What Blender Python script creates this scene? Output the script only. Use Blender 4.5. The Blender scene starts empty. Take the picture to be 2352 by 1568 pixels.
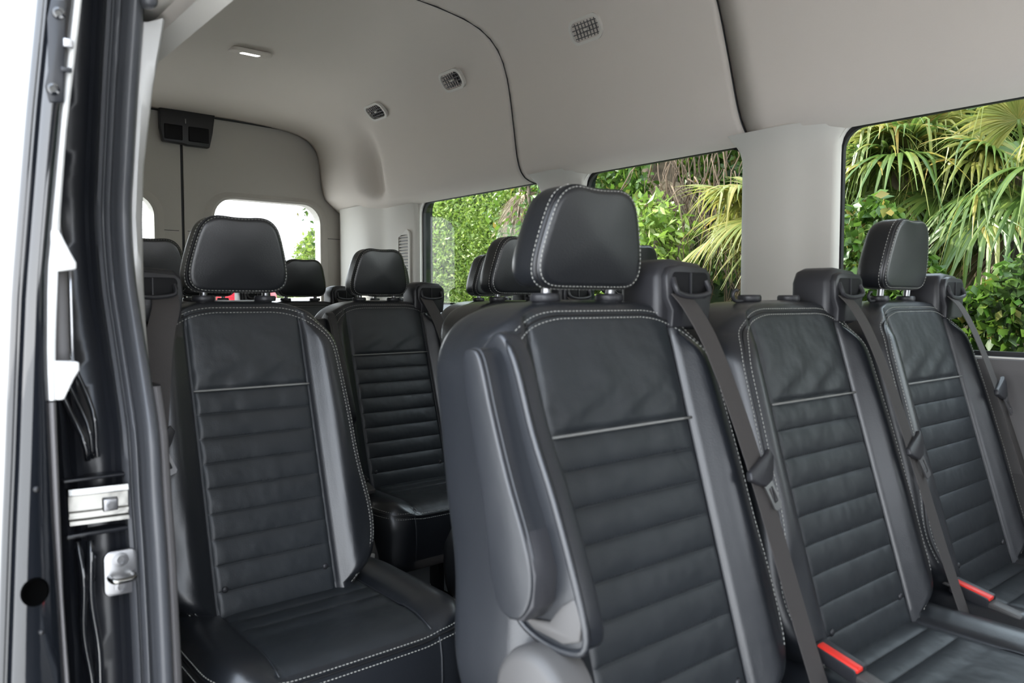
import bpy, math, random
import numpy as np
from mathutils import Vector
from mathutils.geometry import tessellate_polygon
random.seed(7); rng = np.random.default_rng(7)
PI = math.pi
S = bpy.context.scene
COL = S.collection

# ---------------------------------------------------------------- camera
cam = bpy.data.cameras.new('camera'); cam.lens = 1783.0/2352*36; cam.sensor_width = 36; cam.clip_start = 0.02
co = bpy.data.objects.new('camera', cam); COL.objects.link(co)
co.location = (0, -1.17, 1.0)
YAW = math.radians(39.4); PIT = -math.atan(94/1783)
fwd = Vector((-math.cos(YAW)*math.cos(PIT), math.sin(YAW)*math.cos(PIT), math.sin(PIT)))
co.rotation_euler = fwd.to_track_quat('-Z', 'Y').to_euler()
cam.dof.use_dof = True; cam.dof.focus_distance = 3.2; cam.dof.aperture_fstop = 7.0
S.camera = co
# ---------------------------------------------------------------- world, sun, exposure
w = bpy.data.worlds.new('sky'); S.world = w; w.use_nodes = True
nt = w.node_tree; nt.nodes.clear()
wo = nt.nodes.new('ShaderNodeOutputWorld'); bg = nt.nodes.new('ShaderNodeBackground')
tc = nt.nodes.new('ShaderNodeTexCoord'); sx = nt.nodes.new('ShaderNodeSeparateXYZ'); cr = nt.nodes.new('ShaderNodeValToRGB')
nt.links.new(tc.outputs['Generated'], sx.inputs[0]); nt.links.new(sx.outputs['Z'], cr.inputs[0])
cr.color_ramp.elements[0].position = 0.0; cr.color_ramp.elements[0].color = (0.93, 0.95, 0.97, 1)
cr.color_ramp.elements[1].position = 0.6; cr.color_ramp.elements[1].color = (0.72, 0.82, 0.97, 1)
nt.links.new(cr.outputs[0], bg.inputs['Color']); bg.inputs['Strength'].default_value = 2.2
nt.links.new(bg.outputs[0], wo.inputs[0])
sun = bpy.data.lights.new('sun', 'SUN'); sun.energy = 4.0; sun.angle = 0.02; sun.color = (1, .95, .86)
so = bpy.data.objects.new('sun', sun); COL.objects.link(so)
so.rotation_euler = Vector((-.90, -.33, .72)).to_track_quat('Z', 'Y').to_euler()
S.view_settings.view_transform = 'Standard'; S.view_settings.look = 'None'
S.view_settings.gamma = 1; S.view_settings.exposure = 1.72; S.view_settings.use_curve_mapping = False
S.cycles.max_bounces = 10; S.cycles.diffuse_bounces = 6; S.cycles.transparent_max_bounces = 12
S.cycles.use_denoising = True

# ---------------------------------------------------------------- materials
MAT = {}
def mat(name, col, rough=.5, spec=.5, metal=0, coat=0, bump=None, emit=None, var=0, sheen=0, noise=None):
    m = bpy.data.materials.new(name); m.use_nodes = True; n = m.node_tree; b = n.nodes['Principled BSDF']
    b.inputs['Base Color'].default_value = (*col, 1); b.inputs['Roughness'].default_value = rough
    b.inputs['Specular IOR Level'].default_value = spec; b.inputs['Metallic'].default_value = metal
    b.inputs['Coat Weight'].default_value = coat; b.inputs['Coat Roughness'].default_value = .03 if rough < .3 else .26
    b.inputs['Sheen Weight'].default_value = sheen
    t = n.nodes.new('ShaderNodeTexCoord')
    prev = None
    for (sc, st, kind) in (bump or []):
        x = n.nodes.new('ShaderNodeTexVoronoi' if kind == 'v' else 'ShaderNodeTexNoise')
        x.inputs['Scale'].default_value = sc
        n.links.new(t.outputs['Object'], x.inputs['Vector'])
        bp = n.nodes.new('ShaderNodeBump'); bp.inputs['Strength'].default_value = st; bp.inputs['Distance'].default_value = .0008 if sc > 60 else .006
        n.links.new(x.outputs[0], bp.inputs['Height'])
        if prev: n.links.new(prev.outputs[0], bp.inputs['Normal'])
        prev = bp
    if prev: n.links.new(prev.outputs[0], b.inputs['Normal'])
    if noise:
        x = n.nodes.new('ShaderNodeTexNoise'); x.inputs['Scale'].default_value = noise[0]; x.inputs['Detail'].default_value = 6
        n.links.new(t.outputs['Object'], x.inputs['Vector'])
        r = n.nodes.new('ShaderNodeValToRGB'); r.color_ramp.elements[0].position = .35; r.color_ramp.elements[1].position = .65
        r.color_ramp.elements[0].color = (*col, 1); r.color_ramp.elements[1].color = (*noise[1], 1)
        n.links.new(x.outputs[0], r.inputs[0]); n.links.new(r.outputs[0], b.inputs['Base Color'])
    if emit: b.inputs['Emission Color'].default_value = (*emit[0], 1); b.inputs['Emission Strength'].default_value = emit[1]
    MAT[name] = m; return m
mat('leather', (.0105, .012, .015), .38, .6, coat=.35, bump=[(420, .15, 'v'), (14, .2, 'n')])
mat('leather_panel', (.017, .020, .023), .46, .55, bump=[(500, .15, 'v'), (18, .7, 'n')])
mat('leather_head', (.008, .009, .011), .36, .6, coat=.3, bump=[(420, .18, 'v')])
mat('stitch', (.36, .36, .33), .7)
mat('piping', (.20, .20, .19), .5)
mat('seam_welt', (.028, .03, .034), .4)
mat('plastic_black', (.022, .022, .025), .42, .5, bump=[(300, .2, 'n')])
mat('plastic_grey', (.07, .067, .065), .45, .4)
mat('plastic_slot', (.006, .006, .007), .6, .2)
mat('belt_web', (.055, .05, .048), .75, .3, bump=[(700, .4, 'n')])
mat('headliner', (.64, .59, .535), .95, .1, bump=[(900, .35, 'n')])
mat('trim_light', (.62, .60, .55), .6, .35, bump=[(500, .1, 'n')])
mat('trim_shut', (.55, .545, .53), .6, .35)
mat('reardoor_trim', (.46, .44, .40), .75, .25, bump=[(700, .15, 'n')])
mat('panel_grey', (.105, .10, .10), .6, .4, bump=[(300, .2, 'n')])
mat('paint', (.006, .007, .009), .09, .5, coat=1)
mat('paint_inner', (.010, .011, .014), .30, .35, coat=.15, bump=[(9, .25, 'n')])
mat('chrome', (.27, .265, .25), .18, .5, metal=1, bump=[(30, .1, 'n')])
mat('steel', (.36, .36, .37), .32, .5, metal=1)
mat('rubber', (.058, .060, .066), .34, .5)
mat('black', (.008, .008, .009), .5)
mat('rail_grey', (.22, .22, .23), .4)
mat('hole_shade', (.001, .001, .001), 1, 0)  # near-black without gloss, stands for the shade inside the door edge hole
mat('floor_vinyl', (.016, .016, .018), .6, .4, bump=[(200, .3, 'n')])
mat('red', (.65, .03, .02), .4)
mat('lamp', (.9, .9, .85), .3, emit=((1, .97, .92), .9))
mat('concrete', (.50, .49, .47), .9, bump=[(40, .5, 'n')], noise=(8, (.60, .585, .56)))  # pale ground, colour raised to bounce light up into the cabin
mat('bark', (.16, .12, .085), .9, bump=[(25, 1, 'n')], noise=(20, (.07, .05, .035)))
mat('soil', (.07, .065, .035), .95, noise=(5, (.04, .06, .02)))
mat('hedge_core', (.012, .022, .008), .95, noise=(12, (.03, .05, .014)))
mat('car_red', (.45, .015, .03), .2, coat=1)
mat('car_white', (.75, .76, .78), .2, coat=1)
mat('car_grey', (.22, .23, .24), .2, coat=1)
mat('car_glass', (.01, .012, .014), .05)
mat('tyre', (.02, .02, .02), .8)
mat('galv', (.45, .46, .47), .45, metal=.7)
mat('pole_paint', (.55, .58, .58), .5)
def glassmat(name, tint):
    m = bpy.data.materials.new(name); m.use_nodes = True; n = m.node_tree; n.nodes.clear()
    o = n.nodes.new('ShaderNodeOutputMaterial'); mx = n.nodes.new('ShaderNodeMixShader')
    tr = n.nodes.new('ShaderNodeBsdfTransparent'); tr.inputs[0].default_value = (*tint, 1)
    gl = n.nodes.new('ShaderNodeBsdfGlossy'); gl.inputs['Roughness'].default_value = .01
    fr = n.nodes.new('ShaderNodeFresnel'); fr.inputs[0].default_value = 1.3
    n.links.new(fr.outputs[0], mx.inputs[0]); n.links.new(tr.outputs[0], mx.inputs[1]); n.links.new(gl.outputs[0], mx.inputs[2])
    n.links.new(mx.outputs[0], o.inputs[0]); MAT[name] = m
glassmat('glass', (.80, .84, .80)); glassmat('glass_rear', (.86, .88, .86))
def leafmat(name, c1, c2, c3=None, rough=.38, transl=.45):
    m = bpy.data.materials.new(name); m.use_nodes = True; n = m.node_tree; n.nodes.clear()
    o = n.nodes.new('ShaderNodeOutputMaterial'); g = n.nodes.new('ShaderNodeNewGeometry'); r = n.nodes.new('ShaderNodeValToRGB')
    r.color_ramp.elements[0].color = (*c1, 1); r.color_ramp.elements[1].color = (*c2, 1)
    if c3:
        e = r.color_ramp.elements.new(.9); e.color = (*c2, 1); r.color_ramp.elements[-1].color = (*c3, 1)
    b = n.nodes.new('ShaderNodeBsdfPrincipled'); b.inputs['Roughness'].default_value = rough; b.inputs['Specular IOR Level'].default_value = .45
    t = n.nodes.new('ShaderNodeBsdfTranslucent'); mx = n.nodes.new('ShaderNodeMixShader'); mx.inputs[0].default_value = transl
    n.links.new(g.outputs['Random Per Island'], r.inputs[0])
    n.links.new(r.outputs[0], b.inputs['Base Color']); n.links.new(r.outputs[0], t.inputs[0])
    n.links.new(b.outputs[0], mx.inputs[1]); n.links.new(t.outputs[0], mx.inputs[2]); n.links.new(mx.outputs[0], o.inputs[0])
    MAT[name] = m
leafmat('palm_leaf', (0.064, 0.126, 0.023), (0.190, 0.253, 0.058), (0.391, 0.304, 0.064))
leafmat('palm_yellow', (0.178, 0.215, 0.044), (0.348, 0.317, 0.089), (0.443, 0.284, 0.064))
leafmat('palm_dead', (0.145, 0.099, 0.060), (0.316, 0.251, 0.171), (0.435, 0.383, 0.302), .7, .2)
leafmat('bush_bright', (.10, .18, .022), (.28, .38, .075), (.52, .56, .26))
leafmat('vine_leaf', (0.036, 0.091, 0.011), (0.121, 0.206, 0.030), (0.254, 0.182, 0.043))
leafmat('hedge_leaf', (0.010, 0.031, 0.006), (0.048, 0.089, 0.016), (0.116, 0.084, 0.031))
leafmat('bush_far', (.075, .13, .02), (.17, .24, .045), (.30, .32, .12), .5, .6)
leafmat('twig', (0.087, 0.056, 0.037), (0.186, 0.124, 0.081), None, .8, .1)

# ---------------------------------------------------------------- mesh helpers
def mesh(name, V, F, m, smooth=True, sharp=None):
    me = bpy.data.meshes.new(name); me.from_pydata([tuple(map(float, v)) for v in V], [], [tuple(map(int, f)) for f in F]); me.validate()
    me.materials.append(MAT[m] if isinstance(m, str) else m)
    if smooth: me.polygons.foreach_set('use_smooth', [True]*len(me.polygons))
    me.update()
    if smooth and sharp: me.set_sharp_from_angle(angle=math.radians(sharp))
    return me
def ob(name, me, parent=None, loc=(0, 0, 0), rot=(0, 0, 0)):
    o = bpy.data.objects.new(name, me); COL.objects.link(o); o.location = loc; o.rotation_euler = rot
    if parent: o.parent = parent
    return o
def tag(o, label=None, cat=None, group=None, kind=None):
    if label: o['label'] = label
    if cat: o['category'] = cat
    if group: o['group'] = group
    if kind: o['kind'] = kind
    return o
def struct(name, me, label=None, parent=None):
    o = ob(name, me, parent)
    if not parent: o['kind'] = 'structure'
    if label: o['label'] = label
    return o
def empty(name, loc=(0, 0, 0), rz=0):
    o = bpy.data.objects.new(name, None); COL.objects.link(o); o.location = loc; o.rotation_euler = (0, 0, rz); o.empty_display_size = .1; return o
class MB:
    def __init__(s): s.V = []; s.F = []
    def add(s, V, F):
        k = len(s.V); s.V += [tuple(v) for v in V]; s.F += [tuple(i+k for i in f) for f in F]; return s
    def loft(s, rings, cu=True, cap0=False, cap1=False):
        R = len(rings); N = len(rings[0]); V = [p for r in rings for p in r]; F = []
        for i in range(R-1):
            for j in range(N if cu else N-1):
                a = i*N+j; b = i*N+(j+1) % N; F.append((a, b, b+N, a+N))
        if cap0: F.append(tuple(range(N-1, -1, -1)))
        if cap1: F.append(tuple(range((R-1)*N, R*N)))
        return s.add(V, F)
    def box(s, a, b):
        (x0, y0, z0), (x1, y1, z1) = a, b
        V = [(x, y, z) for x in (x0, x1) for y in (y0, y1) for z in (z0, z1)]
        return s.add(V, [(0, 1, 3, 2), (4, 6, 7, 5), (0, 4, 5, 1), (2, 3, 7, 6), (0, 2, 6, 4), (1, 5, 7, 3)])
    def tube(s, P, r, n=8, caps=True, flat=1.0, up=None):
        P = [Vector(p) for p in P]; rings = []
        if not hasattr(r, '__len__'): r = [r]*len(P)
        pn = None
        for i, p in enumerate(P):
            t = (P[min(i+1, len(P)-1)]-P[max(i-1, 0)]).normalized()
            if pn is None:
                a = Vector(up) if up else (Vector((0, 0, 1)) if abs(t.z) < .9 else Vector((1, 0, 0)))
                u = (a-t*a.dot(t)).normalized()
            else: u = (pn-t*pn.dot(t)).normalized()
            pn = u; v = t.cross(u)
            rings.append([tuple(p+u*math.cos(2*PI*k/n)*r[i]*flat+v*math.sin(2*PI*k/n)*r[i]) for k in range(n)])
        return s.loft(rings, True, caps, caps)
    def cyl(s, p0, p1, r, n=24): return s.tube([p0, p1], r, n)
    def me(s, name, m, smooth=True, sharp=None): return mesh(name, s.V, s.F, m, smooth, sharp)
def bevel(me, w_, seg=3, ang=40):
    import bmesh
    bm = bmesh.new(); bm.from_mesh(me)
    e = [e for e in bm.edges if len(e.link_faces) == 2 and e.calc_face_angle(0) > math.radians(ang)]
    bmesh.ops.bevel(bm, geom=e, offset=w_, segments=seg, affect='EDGES', profile=.5, clamp_overlap=True)
    bm.to_mesh(me); bm.free(); me.polygons.foreach_set('use_smooth', [True]*len(me.polygons)); me.set_sharp_from_angle(angle=math.radians(50)); me.update(); return me
def rbox(name, a, b, r, m, seg=3): return bevel(MB().box(a, b).me(name, m), r, seg)
def rrect(x0, x1, z0, z1, r, n=7):
    o = []
    for cx, cz, a in ((x1-r, z1-r, 0), (x0+r, z1-r, 90), (x0+r, z0+r, 180), (x1-r, z0+r, 270)):
        for k in range(n): t = math.radians(a+90*k/(n-1)); o.append((cx+r*math.cos(t), cz+r*math.sin(t)))
    return o
def holed(name, outer, holes, fmap, t0, t1, m, bev=0):
    """flat panel with openings: fmap(u,v,t)->xyz ; real thickness t0..t1"""
    polys = [outer]+holes; tri = tessellate_polygon([[Vector((a, b, 0)) for a, b in p] for p in polys])
    flat = [q for p in polys for q in p]; n = len(flat)
    V = [fmap(a, b, t0) for a, b in flat]+[fmap(a, b, t1) for a, b in flat]
    F = [tuple(t) for t in tri]+[tuple(i+n for i in reversed(t)) for t in tri]; k = 0
    for p in polys:
        for i in range(len(p)): a = k+i; b = k+(i+1) % len(p); F.append((a, b, b+n, a+n))
        k += len(p)
    import bmesh
    me = mesh(name, V, F, m, False); bm = bmesh.new(); bm.from_mesh(me); bmesh.ops.recalc_face_normals(bm, faces=bm.faces)
    bmesh.ops.dissolve_limit(bm, angle_limit=.001, verts=bm.verts, edges=bm.edges) if False else None
    bm.to_mesh(me); bm.free(); me.update(); return me
def ring_frame(name, pts, fmap, r, m, n=6):
    P = [fmap(a, b) for a, b in pts]; P = P+[P[0], P[1]]
    return MB().tube(P, r, n, False).me(name, m)
def extrude(name, pts, fmap, t0, t1, m, bev=0.003, seg=3):
    N = len(pts); V = [fmap(a, b, t0) for a, b in pts]+[fmap(a, b, t1) for a, b in pts]
    F = [tuple(range(N-1, -1, -1)), tuple(range(N, 2*N))]+[(i, (i+1) % N, (i+1) % N+N, i+N) for i in range(N)]
    import bmesh
    me = mesh(name, V, F, m); bm = bmesh.new(); bm.from_mesh(me); bmesh.ops.recalc_face_normals(bm, faces=bm.faces); bm.to_mesh(me); bm.free()
    return bevel(me, bev, seg, 50) if bev else me
def interp(tab, x):
    return float(np.interp(x, [a for a, b in tab], [b for a, b in tab]))
def smooth_path(P, n=8):
    P = [Vector(p) for p in P]; o = []
    for i in range(len(P)-1):
        p0 = P[max(i-1, 0)]; p1 = P[i]; p2 = P[i+1]; p3 = P[min(i+2, len(P)-1)]
        for k in range(n):
            t = k/n; o.append(.5*((2*p1)+(-p0+p2)*t+(2*p0-5*p1+4*p2-p3)*t*t+(-p0+3*p1-3*p2+p3)*t**3))
    o.append(P[-1]); return o
def stitches(mb, P, nrm=None, period=.0068, dash=.0044, r=.00065, lift=.0006):
    P = [Vector(p) for p in P]; L = [0]
    for a, b in zip(P, P[1:]): L.append(L[-1]+(b-a).length)
    A = np.array([tuple(p) for p in P]); L = np.array(L)
    def at(s): return Vector([float(np.interp(s, L, A[:, k])) for k in range(3)])
    s = 0
    while s+dash < L[-1]:
        mb.tube([at(s), at(s+dash*.5), at(s+dash)], [r*.7, r, r*.7], 5, True); s += period

# ================================================================ SEATS (local: x=0 at headrest guides, +x forward, y lateral, z up from floor)
WID = .228; SYP = .138
def x_f(z): return .050+(.97-z)*.296
PLT = [.83-.0445*k for k in range(0, 10)]
def xfront_mid(z): return x_f(z)
def half_w(z):
    return WID+.020*math.exp(-((z-.56)/.08)**2)-.012*max(0, (z-.75)/.2)-.075*(max(0, .53-z)/.12)**2.2
TOP = .998
def outw(z):
    W = half_w(z)
    if z > .895: q = min(1, (z-.895)/(TOP-.895)); W -= .140*(1-math.sqrt(max(0, 1-q**2.1)))
    return W
def back_rings():
    zs = [.37, .40]
    zz = []
    for k in range(10):
        z0 = PLT[k]; z1 = PLT[k]-.0445
        zz += [z0-.0445*f for f in (0, .025, .07, .16, .33, .5, .67, .84, .93, .975)]
    zz = [z for z in zz if z > .405]
    zz += list(np.linspace(.835, .93, 14)); zz += list(np.linspace(.936, .975, 9)); zz += [.98, .984, .988, .991, .994, .9965, TOP]
    zs = sorted(set(zs+zz))
    ys = sorted(set(list(np.round(np.linspace(-1, 1, 61), 4))))
    rings = []; info = []
    SY = SYP
    for z in zs:
        W = half_w(z); R = .085
        W = outw(z)
        ins = 0
        if z > .972: q = min(1, (z-.972)/(TOP-.972)); ins = .022*(1-math.sqrt(max(0, 1-q*q)))
        xf = x_f(min(z, .985))-ins; th = .128+.02*min(1, max(0, (.9-z)/.4)); xb = x_f(min(z, .97))-th+ins*1.1
        pts = []
        # front from y=-W .. W ; side rounding radius rs
        rs = max(.012, min(.045, W-SY-.012))
        yy = [-SY-.006, -SY-.0025, -SY, -SY+.0025, -SY+.006]
        inner = list(np.linspace(-SY+.012, SY-.012, 15))
        outer_n = list(np.linspace(-(W-rs), -SY-.010, 5)) if W-rs > SY+.012 else [-(SY+.012)+(-i)*0.0005 for i in (4, 3, 2, 1, 0)]
        yr = outer_n+yy+inner+[-q for q in reversed(yy)]+[-q for q in reversed(outer_n)]
        if W-rs < SY+.014: q_ = (W-rs)/(SY+.014); yr = [q*q_ for q in yr]
        def fx(y):
            a = abs(y); v = xf
            up = 1 if z < .93 else max(0, 1-(z-.93)/.06)
            v += (.026*up+.004)*(math.exp(-((a-SY-.045)/.034)**2)-math.exp(-(.045/.034)**2)*0.6) if a > SY else -.000
            v -= .0055*math.exp(-((a-SY)/.0035)**2)*(1 if z < .985 else .4)
            if a < SY:
                e = 1-(a/SY)**8
                if z < .8305:
                    f = ((.83-z) % .0445)/.0445; v += e*(.0062*abs(math.sin(PI*min(max(f, 0), 1)))**.38-.005)
                else:
                    f = (z-.83)/.15; v += e*.006*math.sin(PI*min(1, max(0, f)))**.5-.001
                v += e*(.0026*math.sin(y*62+3*math.sin(z*40))*math.exp(-((z-.865)/.035)**2)+.0008*math.sin(y*140+z*60)*math.exp(-((z-.80)/.05)**2))
            return v
        for y in yr: pts.append((fx(y), y, z))
        k1 = len(pts)-1
        x1 = pts[-1][0]; y1 = pts[-1][1]; ry = W-y1; rx = rs
        for a in np.linspace(12, 90, 7): a = math.radians(a); pts.append((x1-rx*(1-math.cos(a)), y1+ry*math.sin(a), z))
        xs = x1-rx
        for x in np.linspace(xs-.004, max(xb+.03, xb), 4)[1:] if xs-.004 > xb+.03 else [xs-.004, xs-.006, xs-.008]: pts.append((x, W, z))
        xe = pts[-1][0]; rb = xe-xb
        for a in np.linspace(15, 90, 5): a = math.radians(a); pts.append((xb+rb*(1-math.sin(a)), W-.03*(1-math.cos(a)), z))
        yb = pts[-1][1]
        for y in np.linspace(yb, -yb, 9)[1:-1]: pts.append((xb, y, z))
        n0 = len(yr)
        mir = [(p[0], -p[1], p[2]) for p in reversed(pts[n0:n0+15])]
        mm = [(p[0], -p[1], p[2]) for p in reversed(pts[n0:len(pts)-7])]
        pts += mm
        rings.append(pts); info.append((n0, len(pts)))
    return rings, info, zs
RINGS, INFO, ZS = back_rings()
def make_backrest():
    mb = MB(); r = RINGS
    last = r[-1]; c = Vector((0, 0, 0))
    for p in last: c += Vector(p)
    c /= len(last)
    extra = [[tuple(Vector(p).lerp(Vector((c.x, p[1]*.9, TOP+.003)), t)) for p in last] for t in (.25, .6, .97)]
    mb.loft(r+extra, True, True, True)
    return mb.me('backrest', 'leather', True)
def split_mat(me, test, m2):
    me.materials.append(MAT[m2])
    for p in me.polygons:
        if test(p.center): p.material_index = 1
    return me
ME = {}
def merge(base, *others):
    V = [tuple(v.co) for v in base.vertices]; F = [tuple(p.vertices) for p in base.polygons]; mi = [p.material_index for p in base.polygons]
    mats = list(base.materials)
    for o in others:
        k = len(V); V += [tuple(v.co) for v in o.vertices]; F += [tuple(i+k for i in p.vertices) for p in o.polygons]; mats.append(o.materials[0]); mi += [len(mats)-1]*len(o.polygons)
    me = bpy.data.meshes.new(base.name); me.from_pydata(V, [], F)
    for m_ in mats: me.materials.append(m_)
    me.polygons.foreach_set('material_index', mi); me.polygons.foreach_set('use_smooth', [True]*len(F)); me.update(); return me
# perimeter seam: ring index of front corner
def front_pt(y, z):
    i = max(1, min(len(ZS)-1, int(np.searchsorted(ZS, z)))); yy = abs(y); xx = []
    for k in (i-1, i):
        r = RINGS[k]; n0 = INFO[k][0]; xx.append(float(np.interp(yy, [p[1] for p in r[:n0+7]], [p[0] for p in r[:n0+7]])))
    t = (z-ZS[i-1])/max(1e-6, ZS[i]-ZS[i-1]); t = max(0, min(1, t)); return (xx[0]*(1-t)+xx[1]*t, y, z)
def shoulder_line(inset):
    """line along the front edge of the backrest, inset from its outline"""
    half = []; zt = TOP-.013-inset
    for z in list(np.linspace(.44, .89, 40))+[.89+(zt-.89)*math.sin(t) for t in np.linspace(0, PI/2, 26)[1:]]:
        q = (z-.89)/(zt-.89) if z > .89 else 0
        y = half_w(z)-.014-inset-(.115*(1-math.sqrt(max(0, 1-min(1, q)**2.1))) if q > 0 else 0)
        half.append(front_pt(y, z))
    A_ = np.array(half)
    for _ in range(6): A_[1:-1] = (A_[:-2]+2*A_[1:-1]+A_[2:])/4
    half = [tuple(a) for a in A_]
    ztop = half[-1][2]; ye = half[-1][1]
    mid = [front_pt(y, ztop) for y in np.linspace(ye, -ye, 16)[1:-1]]
    return half+mid+[(p[0], -p[1], p[2]) for p in reversed(half)]
def lift(P, d=.0014): return [(p[0]+d, p[1]*(1+.004), p[2]+d*.6) for p in P]
def build_back(tagn, wid, syp):
    global WID, SYP, RINGS, INFO, ZS
    WID, SYP = wid, syp; RINGS, INFO, ZS = back_rings()
    b = split_mat(make_backrest(), lambda c: abs(c.y) < SYP-.0005 and c.x > x_f(c.z)-.02 and c.z < .985, 'leather_panel')
    mb = MB(); stitches(mb, lift(shoulder_line(0))); stitches(mb, lift(shoulder_line(.0095))); ME['back_st'+tagn] = mb.me('stitching', 'stitch')
    mb = MB(); mb.tube(lift(shoulder_line(.0048), .0002), .0015, 6); ME['back_welt'+tagn] = mb.me('seam', 'black')
    mb = MB(); mb.tube([(x_f(.83)+.004, y, .830) for y in np.linspace(-syp, syp, 12)], .0019, 6); ME['pipe'+tagn] = mb.me('piping', 'piping')
    mb = MB()
    for s in (-1, 1): mb.tube([(front_pt(syp+.001, z)[0]+.001, s*(syp+.001), z) for z in np.linspace(.42, .965, 50)], .0013, 6)
    w1 = mb.me('panel_seam', 'seam_welt'); mb = MB()
    for k in range(1, 9): stitches(mb, [(front_pt(y, PLT[k]+.002)[0]+.0006, y, PLT[k]+.003) for y in np.linspace(-syp+.008, syp-.008, 8)], r=.0005)
    ME['back'+tagn] = merge(b, w1, mb.me('pleat_thread', 'seam_welt'))
build_back('', .228, .138); build_back('_n', .206, .115)
# ---- cushion
def cushion_h(x, y):
    a = abs(y); z = .432
    z += .018*math.exp(-((a-.195)/.045)**2) if a > .14 else .018*math.exp(-((.14-.195)/.045)**2)*.3*(a/.14)**4
    z -= .006*math.exp(-((a-.140)/.004)**2)*(1 if x < .36 else .5)
    if a < .138 and x < .335:
        f = ((x-.045) % .048)/.048; e = 1-(a/.138)**8; z += e*(.006*abs(math.sin(PI*f))**.55-.003)
    z -= .022*max(0, (x-.38)/.09)**2
    if x < .16: z -= .03*((.16-x)/.16)**1.5*(a/.23)**2
    return z
def cush():
    x0, x1, W, R = .0, .462, .236, .075
    xs = sorted(set([x0+.0, .02]+[.045+.048*k+.048*f for k in range(0, 6) for f in (0, .05, .2, .5, .8, .95)]+list(np.linspace(.34, x1, 14))))
    top = []
    vs = list(np.linspace(-1, -.62, 8))+[-.6, -.593, -.586]+list(np.linspace(-.57, .57, 17))+[.586, .593, .6]+list(np.linspace(.62, 1, 8))
    def hw(x):
        if x > x1-R: q = (x-(x1-R))/R; return W-R*.75*(1-math.sqrt(max(0, 1-q*q)))
        return W-.012*max(0, (.1-x)/.1)
    def edge(q): return 0 if q < .9 else .016*((q-.9)/.1)**2
    for x in xs:
        h = hw(x); row = []
        for v in vs:
            y = v*h; fe = max(0, (x-(x1-.03))/.03)
            row.append((x, y, cushion_h(x, y)-edge(abs(v))-.010*fe**2))
        top.append(row)
    return xs, top, vs
XS, CT, VS = cush()
mb = MB(); mb.loft(CT, False)
bd = [r[0] for r in CT]+CT[-1][1:-1]+[r[-1] for r in reversed(CT)]+list(reversed(CT[0][1:-1]))
BN = []
for i_ in range(len(bd)):
    p0, p1 = bd[(i_-2) % len(bd)], bd[(i_+2) % len(bd)]; t_ = Vector((p1[0]-p0[0], p1[1]-p0[1])); n_ = Vector((t_.y, -t_.x))
    if n_.length > 0: n_.normalize()
    if n_.dot(Vector((bd[i_][0]-.22, bd[i_][1]))) < 0: n_ = -n_
    BN.append(n_)
def skirt(d, o, zf):
    return [(p[0]+n_.x*o, p[1]+n_.y*o, p[2]*(1-zf)+.25*zf) for p, n_ in zip(bd, BN)]
mb.loft([bd]+[skirt(0, o, z) for o, z in ((.003, .03), (.007, .10), (.011, .25), (.012, .5), (.007, .8), (.0, .97), (-.012, 1))], True, False, True)
ME['cush'] = split_mat(mb.me('cushion', 'leather'), lambda c: abs(c.y) < .139 and c.z > .40 and c.x < .45, 'leather_panel')
ME['cush'].materials.append(MAT['belt_web'])
for p in ME['cush'].polygons:
    if p.center.x > .42 and p.center.z < .30 and abs(p.center.y) < .15: p.material_index = 2
def bl(i):
    A_ = np.array([tuple(p) for p in skirt(0, *i)][4:-len(CT[0])-2])
    for _ in range(4): A_[1:-1] = (A_[:-2]+2*A_[1:-1]+A_[2:])/4
    return [tuple(a) for a in A_]
mb = MB(); up_ = [(p[0]+.0015, p[1]*1.004, p[2]+.0045) for p in bl((.000, .0))]; lo_ = [(p[0]+.002, p[1]*1.004, p[2]-.001) for p in bl((.006, .055))]
stitches(mb, up_, r=.0009); stitches(mb, lo_, r=.0009); ME['cush_st'] = mb.me('stitching', 'stitch')
mb = MB(); mb.tube([(p[0]+.0005, p[1], p[2]+.001) for p in bl((.003, .02))], .0020, 6); ME['cush_welt'] = mb.me('seam', 'black')
mb = MB()
for s in (-1, 1):
    k = min(range(len(bd)), key=lambda i: abs(bd[i][0]-.462)*3+abs(bd[i][1]-s*.150))
    mb.tube([tuple(Vector(skirt(0, o, z)[k])+Vector((.001, 0, 0))) for o, z in ((0, 0), (.007, .1), (.011, .25), (.012, .5), (.007, .8))], .0017, 6)
    mb.tube([(x, s*.140, cushion_h(x, .140)+.003) for x in np.linspace(.06, .455, 26)], .0014, 6)
ME['cush_pipe'] = mb.me('panel_seam', 'seam_welt')
mb = MB()
for k in range(1, 6): stitches(mb, [(.045+.048*k, y, cushion_h(.045+.048*k, 0)+.0015) for y in np.linspace(-.13, .13, 5)], r=.0006)
ME['cush_thread'] = mb.me('pleat_thread', 'seam_welt')

ME['cush'] = merge(ME['cush'], ME['cush_pipe'], ME['cush_thread'])
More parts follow.
